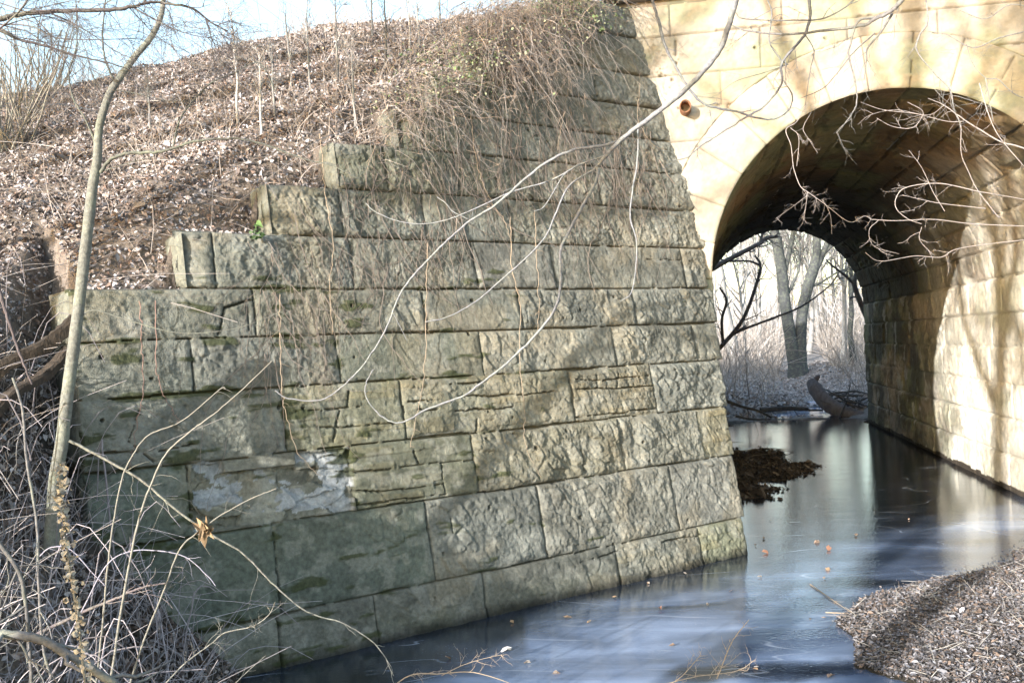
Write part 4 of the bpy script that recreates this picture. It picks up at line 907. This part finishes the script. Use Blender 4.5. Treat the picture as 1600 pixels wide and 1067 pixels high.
stalk('dry_stalk', 'tall pale stalk reaching highest and bending toward the yellowish stones', 'stalk', [(172, 1068), (190, 950), (215, 820), (240, 747), (262, 706), (300, 672), (330, 650), (375, 612), (425, 564)], 4.8, .0095, .003, ST*1.05, group=G_)
stalk('dry_stalk', 'lower pale stalk with a torn brown leaf caught where it bends right', 'stalk', [(203, 1068), (225, 1000), (255, 925), (280, 860), (308, 832), (345, 805), (390, 780), (432, 763)], 4.9, .008, .003, ST*.95, group=G_)
mb = MB(); b_ = at(318, 829, 4.88); leaves(mb, b_+rng.normal(0, .015, (14, 3)), .035, rng, [(.15, .10, .055), (.2, .14, .08)], -W_, .5, 3)
tag(mb.build('torn_leaf', M['leaf'], smooth=False, loc=b_), 'torn brown leaf caught on the bend of a stalk', 'leaf')
stalk('dead_branch', 'thick grey branch crossing the bottom left corner', 'branch', [(-60, 985), (0, 990), (60, 998), (120, 1030), (190, 1075), (260, 1120)], 3.6, .026, .020, GREY*.7, (2, .3, 0, 1), mat='bark')
stalk('dead_branch', 'dark upright branch at the bottom left edge', 'branch', [(-15, 820), (0, 850), (28, 890), (40, 940), (45, 1000), (50, 1070)], 3.8, .012, .010, GREY*.6, (3, .3, .02, 2), mat='bark')
stalk('dead_branch', 'thin grey upright stem between the edge and the pale stalks', 'branch', [(20, 590), (35, 640), (42, 720), (58, 820), (60, 900), (66, 1000), (80, 1060)], 4.4, .008, .009, GREY*.8, (3, .3, .02, 2), mat='bark')
stalk('dead_branch', 'dark reddish branch lying low toward the wall foot', 'branch', [(40, 1000), (120, 960), (180, 935), (220, 918), (262, 910)], 5.2, .014, .006, DARKB*1.9, (3, .3, .02, 1), mat='bark')
stalk('dead_branch', 'arching bluish grey bramble stem over the low bank', 'branch', [(95, 1040), (105, 1000), (130, 950), (165, 885), (200, 862), (245, 860), (290, 870), (325, 900), (337, 915)], 4.9, .005, .003, np.array([.33, .31, .36]), (3, .15, .02, 1))
stalk('dead_branch', 'lower arching bramble stem below the bluish one', 'branch', [(60, 870), (80, 855), (110, 858), (145, 895), (165, 915)], 4.7, .005, .003, np.array([.30, .28, .33]), (3, .15, .02, 1))
stalk('dead_branch', 'pale twig reaching up from the wall foot beside the dark water', 'branch', [(258, 1068), (290, 1035), (330, 1005), (352, 988), (395, 978), (420, 960), (430, 940)], 5.4, .006, .003, ST*1.1, (4, .15, .0, 2))
stalk('dead_branch', 'straight grey twig leaning over the dark water at the bottom', 'branch', [(360, 1075), (385, 1050), (415, 1024)], 5.6, .004, .003, ST, (1, .08, .0, 1))
# brambles: many thin arching stems, one thicket object
mb = MB(); n = 170; rg = np.random.default_rng(77); K = 8; k = np.linspace(0, 1, K)
bx = rg.uniform(-3.9, -1.95, n); by = rg.uniform(4.6, 7.2, n); bz = terrain(bx, by); P0 = np.stack([bx, by, bz], -1)[bz > .1]; n = len(P0)
th = rg.uniform(0, 2*pi, n); hh = rg.uniform(.2, .95, n); ll = rg.uniform(.1, .8, n)
C_ = P0[:, None]+np.stack([np.cos(th)[:, None]*ll[:, None]*k**1.2, np.sin(th)[:, None]*ll[:, None]*k**1.2*.6, hh[:, None]*np.sin(k*rg.uniform(1.5, 2.8, n)[:, None])], -1)+np.cumsum(rg.normal(0, .012, (n, K, 3)), 1)
curves(mb, C_, .0042*np.exp(rg.normal(0, .3, n))[:, None]*np.linspace(1, .45, K), 4, np.clip(np.array([.27, .24, .25])*np.exp(rg.normal(0, .3, (n, 1))), 0, .6))
tag(mb.build('bramble_thicket', M['twig'], smooth=False), 'leafless bramble thicket tangled over the low bank left of the water', 'brambles', kind='stuff')
# seed stalk close to the camera
mb = MB(); P = limb(mb, [(92, 735), (98, 790), (104, 850), (114, 920), (124, 985), (134, 1075)], 2.6, .0022, .0035, ST*.8, rng)
sd_ = MB()
for i_ in range(9, len(P)-1, 2) if False else range(0, len(P), 2):
    leaves(sd_, P[i_]+rng.normal(0, .009, (16, 3)), .014, rng, [(.45, .40, .32), (.34, .30, .25)], -W_, .9, 1.0)
root = empty('seed_stalk', P[-1], 'dry weed stalk with clusters of seed heads at the lower left, closest to the viewer', 'weed')
mb.build('stem', M['twig'], root); sd_.build('seed_heads', M['leaf'], root, smooth=False)
# boards and stick in the slope
def plank(label, p, q, d, w_, h_, c, grp='old boards half buried in the slope'):
    a, b = at(*p, d[0]), at(*q, d[1]); ax = b-a; L_ = np.linalg.norm(ax); ax /= L_; ay = np.cross(Z3, ax); ay /= np.linalg.norm(ay); az = np.cross(ax, ay)
    n = 26; k = np.linspace(0, 1, n); prof_ = np.array([(-.5, -.5), (.5, -.5), (.5, .1), (.42, .5), (0, .42), (-.4, .5), (-.5, .2)]); V = []
    for i_ in range(n):
        sag = .02*sin(k[i_]*7)+rng.normal(0, .002)
        for (u, v) in prof_: V.append(a+ax*L_*k[i_]+ay*(u*w_*(1+rng.normal(0, .04)))+az*(v*h_*(1+rng.normal(0, .08))+sag))
    m = len(prof_); j = np.arange(m); Q = np.concatenate([np.stack([i_*m+j, i_*m+(j+1) % m, (i_+1)*m+(j+1) % m, (i_+1)*m+j], -1) for i_ in range(n-1)])
    mb = MB(); mb.add(V, Q, [[0, i_+1, i_] for i_ in range(1, m-1)]+[[(n-1)*m, (n-1)*m+i_, (n-1)*m+i_+1] for i_ in range(1, m-1)], c)
    return tag(mb.build('old_board', M['wood'], loc=a, smooth=False), label, 'board', grp)
plank('long dark weathered board sticking out of the slope left of the wall', (-25, 600), (120, 500), (6.5, 6.9), .12, .09, (.035, .027, .02))
plank('second dark board lying under the longer one', (-10, 645), (108, 548), (6.3, 6.8), .10, .06, (.045, .035, .027))
stalk('leaning_stick', 'thin dark split stick leaning against the slope at the left edge', 'stick', [(-5, 440), (10, 490), (28, 545), (50, 600)], 6.0, .016, .009, DARKB*1.3, (1, .1, 0, 1), mat='wood')

# ------------------------------------------------------------------ saplings and shrubs on the slope
SP = [(372, 205, 10, 'pale slim sapling left of the others, standing alone on mid slope'), (410, 215, 75, 'short pale sapling beside the tall lone one'), (456, 140, 15, 'sapling near the skyline with crossing branches'),
      (487, 150, -10, 'thin sapling on the crest right of the crossing one'), (528, 130, -30, 'tall sapling whose top leaves the picture, above the second wall step'), (556, 205, 70, 'grey stem standing low above the stepped stones'),
      (582, 62, -60, 'dark forked sapling on the skyline'), (601, 110, -20, 'sapling just below the skyline right of the dark fork'), (640, 82, -30, 'pale sapling before the brightest skyline'),
      (655, 75, 0, 'short sapling next to the pale one before the bright skyline'), (690, 60, -20, 'last thin sapling before the vine mass'), (430, 190, 60, 'bent tan sapling over fallen leaves'), (235, 200, 95, 'little sapling behind the slim leaning tree')]
for i_, (x_, y_, yt, lab) in enumerate(SP):
    g = hit(x_, y_)
    if g is None: g = hit(x_, y_+15)
    if g is None: continue
    rg = np.random.default_rng(500+i_); dd = g[1]; h = (y_-yt)/1500*dd; c = (PALE if 'pale' in lab else GREY)*(.5 if 'dark' in lab else 1)
    n = 10; k = np.linspace(0, 1, n); P = g+np.stack([np.cumsum(rg.normal(0, .02, n))*h*.3, np.cumsum(rg.normal(0, .02, n))*h*.3, k*h-.05], -1); P[0] = g-np.array([0, 0, .05])
    root = empty('sapling', g, lab, 'sapling', 'leafless saplings on the embankment slope'); mb = MB(); mb.tube(P, np.linspace(.016, .005, n), 6, c, .1, rg); sprig(mb, P, .005, rg, 14, h*.28, c, -.08, 2, .7, .1, .35); mb.build('stem', M['bark'], root)
for i_, (x_, y_, lab) in enumerate([(30, 190, 'leafless shrub of many pale stems at the left edge of the slope'), (75, 150, 'leafless shrub on the skyline at the far left'), (8, 240, 'small leafless shrub cut by the left edge of the picture')]):
    g = hit(x_, y_) if hit(x_, y_) is not None else hit(x_, y_+30)
    if g is None: continue
    rg = np.random.default_rng(560+i_); root = empty('shrub', g, lab, 'shrub', 'leafless shrubs on the slope'); mb = MB(); tw = MB()
    for j_ in range(22):
        d = rg.normal(0, .38, 3); d[2] = 1; d /= np.linalg.norm(d); l = rg.uniform(.7, 1.7); q = [g+rg.normal(0, .1, 3)*np.array([1, 1, 0])]
        for _ in range(7): d = d+rg.normal(0, .1, 3); d /= np.linalg.norm(d); q.append(q[-1]+d*l/7)
        mb.tube(q, np.linspace(.012, .004, 8), 5, np.array([.24, .21, .17])); sprig(mb, np.array(q), .004, rg, 5, .35, np.array([.22, .19, .17]), -.03, 1, .6)
    mb.build('stems', M['bark'], root)

# ------------------------------------------------------------------ beyond the arch
gb = hit(1246, 588, 30, 60); gb = gb if gb is not None else at(1246, 588, 43)
DT = gb[1]; root = empty('old_tree', gb, 'big old tree with two thick pale trunks from one flared base beyond the arch', 'tree')
mb = MB(); TC = np.array([.075, .078, .08])
def trunk(px, r): # r in image pixels
    P = pts(px, DT); P = spline(P, 5); rr = .85*np.interp(np.linspace(0, 1, len(P)), np.linspace(0, 1, len(r)), r)/1500*DT; mb.tube(P, rr, 12, TC, .05, rng); return P
trunk([(1246, 600), (1242, 570), (1234, 520), (1226, 470), (1221, 420), (1212, 370), (1203, 320), (1196, 260), (1190, 180)], [20, 13, 11, 10.5, 10, 9, 8, 7, 5])
trunk([(1250, 600), (1251, 570), (1251, 530), (1254, 485), (1262, 450), (1271, 420), (1276, 395), (1275, 360), (1268, 320), (1262, 250), (1268, 180)], [22, 12, 10.5, 10, 10, 9.5, 8, 6.5, 6, 5, 3])
mb.build('trunk', M['bark'], root)
for px, r in (([(1274, 420), (1284, 400), (1293, 378), (1302, 350), (1312, 300), (1325, 220)], [7, 5.5, 5, 4, 3]), ([(1278, 402), (1298, 385), (1315, 355), (1345, 290)], [4, 3, 2]), ([(1222, 440), (1232, 400), (1240, 360), (1246, 300)], [5, 4, 3]), ([(1226, 470), (1238, 445), (1248, 420), (1250, 380)], [3, 2.5, 2]), ([(1215, 390), (1200, 370), (1180, 350), (1150, 330)], [3, 2.5, 1.5]), ([(1264, 450), (1285, 440), (1310, 425), (1350, 410)], [2.5, 2, 1])):
    mb = MB(); P = trunk(px, r); sprig(mb, P, .03, rng, 9, 2.2, TC, 0, 3, .7, .1); mb.build('bough', M['bark'], root)
# roots flare
g = hit(1333, 573, 30, 70); g = g if g is not None else at(1333, 573, 48)
t_ = bare_tree_meshes(901, 9, .16, c=TC*.75); place_tree('bare_tree', g, 'slim straight grey tree at the right side of the opening beyond the arch', 'tree', None, t_)
protos = [bare_tree_meshes(910+i_, 11+i_*1.5, .15+.03*i_, lean=((-1)**i_*.06, .03), nb=13, c=np.array([.27, .26, .26]), tw=5, lv=4) for i_ in range(4)]
made = []; rg = np.random.default_rng(99)
spots = [(rg.uniform(1090, 1380), rg.uniform(47, 95)) for _ in range(24)]
for i_, (x_, d_) in enumerate(spots):
    p = at(x_, 520, d_); p = ground_pt(p[0], p[1]); sc = rg.uniform(.7, 1.25); rot = rg.uniform(0, 6.28)
    lab = 'pale leafless tree in the sunny wood seen through the arch'
    if i_ < 4: o = place_tree('woodland_tree', p, lab, 'tree', 'leafless trees of the wood beyond the arch', protos[i_], rot=rot, sc=sc); made.append(o)
    else: copy_thing(made[i_ % 4], p, rot, sc)
# thicket of the wood floor
def wood(x, y, rg):
    s, t = st_(x, y); return (t > 31) & (x > .15*y) & (x < .44*y) & (np.abs(s-3-.1*(t-27)) > 1.2) & (rg.random(len(x)) < np.clip((t-28)/20, 0, 1))
P, nn, rg = scatter(15000, (4, 40), (30, 88), wood, 41, 0)
mb = stems(P, nn, rg, .8, 3.4, .013, np.array([.30, .265, .235]), up=1.3, K=6, bend=.45, jit=.5)
P, nn, rg = scatter(7000, (4, 24), (29, 50), wood, 42, 0); stems(P, nn, rg, .2, .9, .007, np.array([.40, .35, .30]), up=1, bend=.6, mb=mb, jit=.6)
P, nn, rg = scatter(9000, (8, 60), (60, 150), wood, 43, 0); stems(P, nn, rg, 2.5, 6.5, .028, np.array([.34, .32, .31]), up=1.6, K=6, bend=.3, mb=mb, jit=.4)
tag(mb.build('thicket', M['twig'], smooth=False), 'pale brown leafless undergrowth filling the wood beyond the arch', 'undergrowth', kind='stuff')
# log and driftwood
mb = MB(); P = spline(pts([(1268, 597), (1277, 612), (1290, 628), (1310, 641), (1335, 650), (1352, 654)], [29.5, 27.8]), 7); n = len(P)
LC = np.array([.17, .15, .145]); mb.tube(P, np.interp(np.linspace(0, 1, n), [0, .12, .5, 1], [.17, .21, .23, .17]), 14, LC, .12, rng)
root = empty('fallen_log', P[-1], 'thick curved grey log lying against the right foot of the far arch opening', 'log'); mb.build('trunk', M['wood'], root)
mb = MB(); mb.tube([P[2], P[2]+np.array([.12, 0, .2]), P[2]+np.array([.18, 0, .26])], [.09, .08, .06], 7, LC); mb.build('branch_stub', M['wood'], root)
for lab, px, d, r in (('flat grey driftwood piece lying across the far pool', [(1188, 641), (1230, 638), (1262, 639)], 29.0, .09), ('small driftwood stick on the sand bar', [(1215, 634), (1245, 640), (1285, 641)], 29.4, .05),
                      ('dark stick reaching from the left wall foot to the sand bar', [(1120, 620), (1155, 634), (1185, 642), (1205, 652)], 25.5, .045), ('short dark stick poking from the wet leaves', [(1150, 650), (1175, 655), (1205, 655)], 24.5, .03)):
    mb = MB(); P = limb(mb, px, d, r, r*.6, GREY*.45, rng); sprig(mb, P, r*.3, rng, 4, .5, GREY*.45); tag(mb.build('driftwood', M['wood'], loc=P[0]), lab, 'driftwood', 'driftwood at the far arch opening')
mb = MB(); rg = np.random.default_rng(8)
for j_ in range(38):
    p = at(rg.uniform(1300, 1348), rg.uniform(612, 645), rg.uniform(28, 31)); d = rg.normal(0, 1, 3); d[2] = abs(d[2])*.45; d /= np.linalg.norm(d); l = rg.uniform(.5, 1.5); mb.tube([p-d*l*.5, p+rg.normal(0, .05, 3), p+d*l*.5], [.03, .024, .012], 5, GREY*rg.uniform(.4, 1))
tag(mb.build('stick_pile', M['wood'], loc=at(1325, 640, 29)), 'heap of dead sticks piled behind the fallen log', 'stick pile')
thing_branch('leafless_shrub', 'dark leafless shrub reaching into the left of the far opening', 'shrub', [
    ([(1095, 570), (1128, 540), (1160, 500), (1180, 450), (1188, 415), (1180, 400)], [28.5, 29], .075, .03), ([(1128, 540), (1150, 520), (1200, 500), (1250, 480), (1290, 452), (1310, 430)], [28.5, 29.5], .05, .015),
    ([(1130, 540), (1128, 500), (1135, 470), (1125, 450)], 28.6, .05, .03), ([(1188, 415), (1170, 408), (1140, 408), (1110, 400)], 29, .035, .02)], DARKB*1.2, 'bark', (7, .8, -.02, 2), seed=12, thin=1)
thing_branch('hanging_branch', 'dark branch entering the far opening from its upper left rim', 'branch', [
    ([(1080, 440), (1113, 420), (1140, 405), (1165, 392), (1188, 380), (1198, 372), (1215, 370)], 28.8, .10, .04), ([(1188, 380), (1192, 365), (1205, 345)], 28.8, .05, .03)], DARKB*1.6, 'bark', (6, .9, .05, 2), seed=13, thin=1)
thing_branch('hanging_branch', 'crooked dark branch at the upper right rim of the far opening', 'branch', [
    ([(1365, 520), (1352, 490), (1340, 462), (1335, 440), (1342, 415), (1335, 400)], 28.8, .10, .05), ([(1336, 445), (1320, 430), (1300, 415), (1290, 405)], 28.8, .05, .02)], DARKB*1.1, 'bark', (3, .6, 0, 2), seed=14, thin=1)

# ------------------------------------------------------------------ leaves and twigs frozen on the ice
def on_ice(x, y): d = ray(x, y); k = -CH/d[2]; return CAMP+d*k
rg = np.random.default_rng(64)
LI = [(1032, 952, 1.5, 'largest orange brown leaf frozen on the ice in front of the wall'), (790, 1017, 1.2, 'whitish leaf frozen near the bottom of the ice'), (822, 1037, .8, 'small tan leaf near the bottom edge of the ice'),
      (1196, 864, .9, 'reddish leaf on the ice close to the corner of the wing wall'), (1276, 848, .9, 'dark small leaf on the bright ice reflection'), (1294, 859, 1.1, 'orange leaf beside the dark one on the bright ice'), (1292, 891, .9, 'brown leaf right in the middle of the ice'),
      (1187, 902, .8, None), (1288, 904, .6, None), (1337, 837, .7, None), (1050, 1010, .8, None), (920, 973, .6, None), (1141, 925, .6, None), (1105, 946, .6, None), (885, 965, .7, None), (800, 973, .7, None), (960, 934, .7, None), (1012, 912, .5, None), (1070, 897, .5, None), (1193, 842, .6, None), (1204, 814, .5, None), (1298, 1058, 1.1, None), (1180, 1046, .7, None), (700, 1030, .6, None), (1366, 800, .5, None), (1420, 812, .5, None), (1180, 853, .5, None), (868, 1052, .5, None)]
for x_, y_, sz, lab in LI:
    p = on_ice(x_, y_)+Z3*.012; mb = MB(); c = [(.27, .14, .09)] if lab and ('orange' in lab or 'redd' in lab) else ([(.55, .5, .45)] if lab and 'whit' in lab else [(.30, .2, .12), (.2, .14, .1), (.42, .36, .3)])
    leaves(mb, np.array([p, p+np.array([.015, .01, .003])*sz]), .048*sz, rg, c, None, .3, 1.4)
    tag(mb.build('fallen_leaf', M['leaf'], smooth=False, loc=p), lab or 'small dull brown leaf scrap frozen on the creek ice', 'leaf', 'leaves frozen on the creek ice')
def icetwig(lab, px, r, spr=(1, .1, .0, 1), lift=.01, grp='twigs lying on the ice'):
    mb = MB(); P = np.array([on_ice(x, y)+Z3*(lift if np.ndim(lift) == 0 else lift[i]) for i, (x, y) in enumerate(px)]); P = spline(P, 5); mb.tube(P, np.linspace(r, r*.5, len(P)), 5, TANV*.8, .2, rng); sprig(mb, P, r*.5, rng, spr[0]*3, spr[1], TANV*.8)
    return tag(mb.build('ice_twig', M['twig'], loc=P[0]), lab, 'twig', grp)
icetwig('long straight twig lying on the ice left of the leafy bank', [(1266, 914), (1300, 938), (1330, 958)], .006)
icetwig('short twig crossing the end of the long straight one', [(1290, 958), (1330, 960), (1355, 962)], .006)
icetwig('pale twig at the edge of the open water by the bank', [(1380, 928), (1400, 927), (1424, 925)], .006)
def bt(lab, px, d, r): stalk('dry_twig', lab, 'twig', px, d, r, r*.5, TANV, (3, .13, 0, 2), group='twigs sticking up at the bottom of the picture')
bt('pale forked twig lying along the bottom edge left of centre', [(600, 1085), (640, 1055), (690, 1052), (740, 1050), (800, 1068), (830, 1085)], 5.0, .005)
bt('thin twig rising from the forked one at the bottom edge', [(690, 1055), (720, 1040), (750, 1030), (785, 1022)], 5.0, .003)
bt('thin upright twig on the ice below the middle of the creek', [(1120, 1060), (1132, 1030), (1145, 1000), (1170, 968)], 5.4, .005)
bt('curved twig crossing the bottom edge under the creek', [(1020, 1085), (1060, 1060), (1080, 1040), (1095, 1022)], 5.2, .004)
bt('flat twig along the bottom edge below the upright one', [(1040, 1068), (1090, 1056), (1150, 1048), (1180, 1030)], 5.2, .004)

# ------------------------------------------------------------------ trees behind the viewer whose shadows fall into the scene
sh = [bare_tree_meshes(950, 17, .20, lean=(.10, .0), nb=16, c=GREY, tw=6), bare_tree_meshes(951, 15, .14, lean=(-.05, .03), nb=14, c=GREY, tw=6)]
sp_ = [((-5.6, -1.6), 0, 0, 1), ((-8.0, -5.6), 1, 2.0, 1.35), ((-16.2, .2), 1, 1, 1.8), ((-20.5, -3.0), 0, 2.4, 1.6), ((-13.5, -4.5), 1, 4, 1.3), ((-25, 1.0), 0, 5, 1.7), ((-18.5, 1.6), 1, 3.1, 1.5), ((-10, -10), 1, 3, 1.1), ((-4.5, -7.5), 1, 5.2, 1.1)]
made = {}
for (x_, y_), v_, rot, sc in sp_:
    p = ground_pt(x_, y_)-Z3*.1
    if v_ not in made: made[v_] = place_tree('bank_tree', p, 'leafless tree on the near bank, outside the picture, throwing shade on the stones', 'tree', 'trees of the near bank', sh[v_], rot=rot, sc=sc)
    else: copy_thing(made[v_], p, rot, sc)

tr_ = made[1]; rg = np.random.default_rng(5)
for x_, y_, L_, ln, r_ in ((170, 185, 11, 8.5, .20), (90, 252, 10, 6, .16), (330, 118, 11, 7.5, .15), (60, 395, 10, 4, .12), (120, 150, 11, 6, .08)):
    g = hit(x_, y_)
    if g is None: continue
    c_ = g-SD*L_; dr = es+.16*Z3; a_ = c_-dr*ln*.5; P = spline([a_, c_+rg.normal(0, .1, 3), c_+dr*ln*.5], 8); mb = MB(); mb.tube(P, np.linspace(r_, r_*.5, len(P)), 7, GREY, .1, rg); sprig(mb, P, r_*.2, rg, 5, .8, GREY, 0, 1)
    q = mb.build('bough', M['bark']); q.parent = tr_; q.matrix_parent_inverse = Matrix.LocRotScale(tr_.location, tr_.rotation_euler, tr_.scale).inverted()  # unseen limb added on the sun's path to streak the slope with shadow
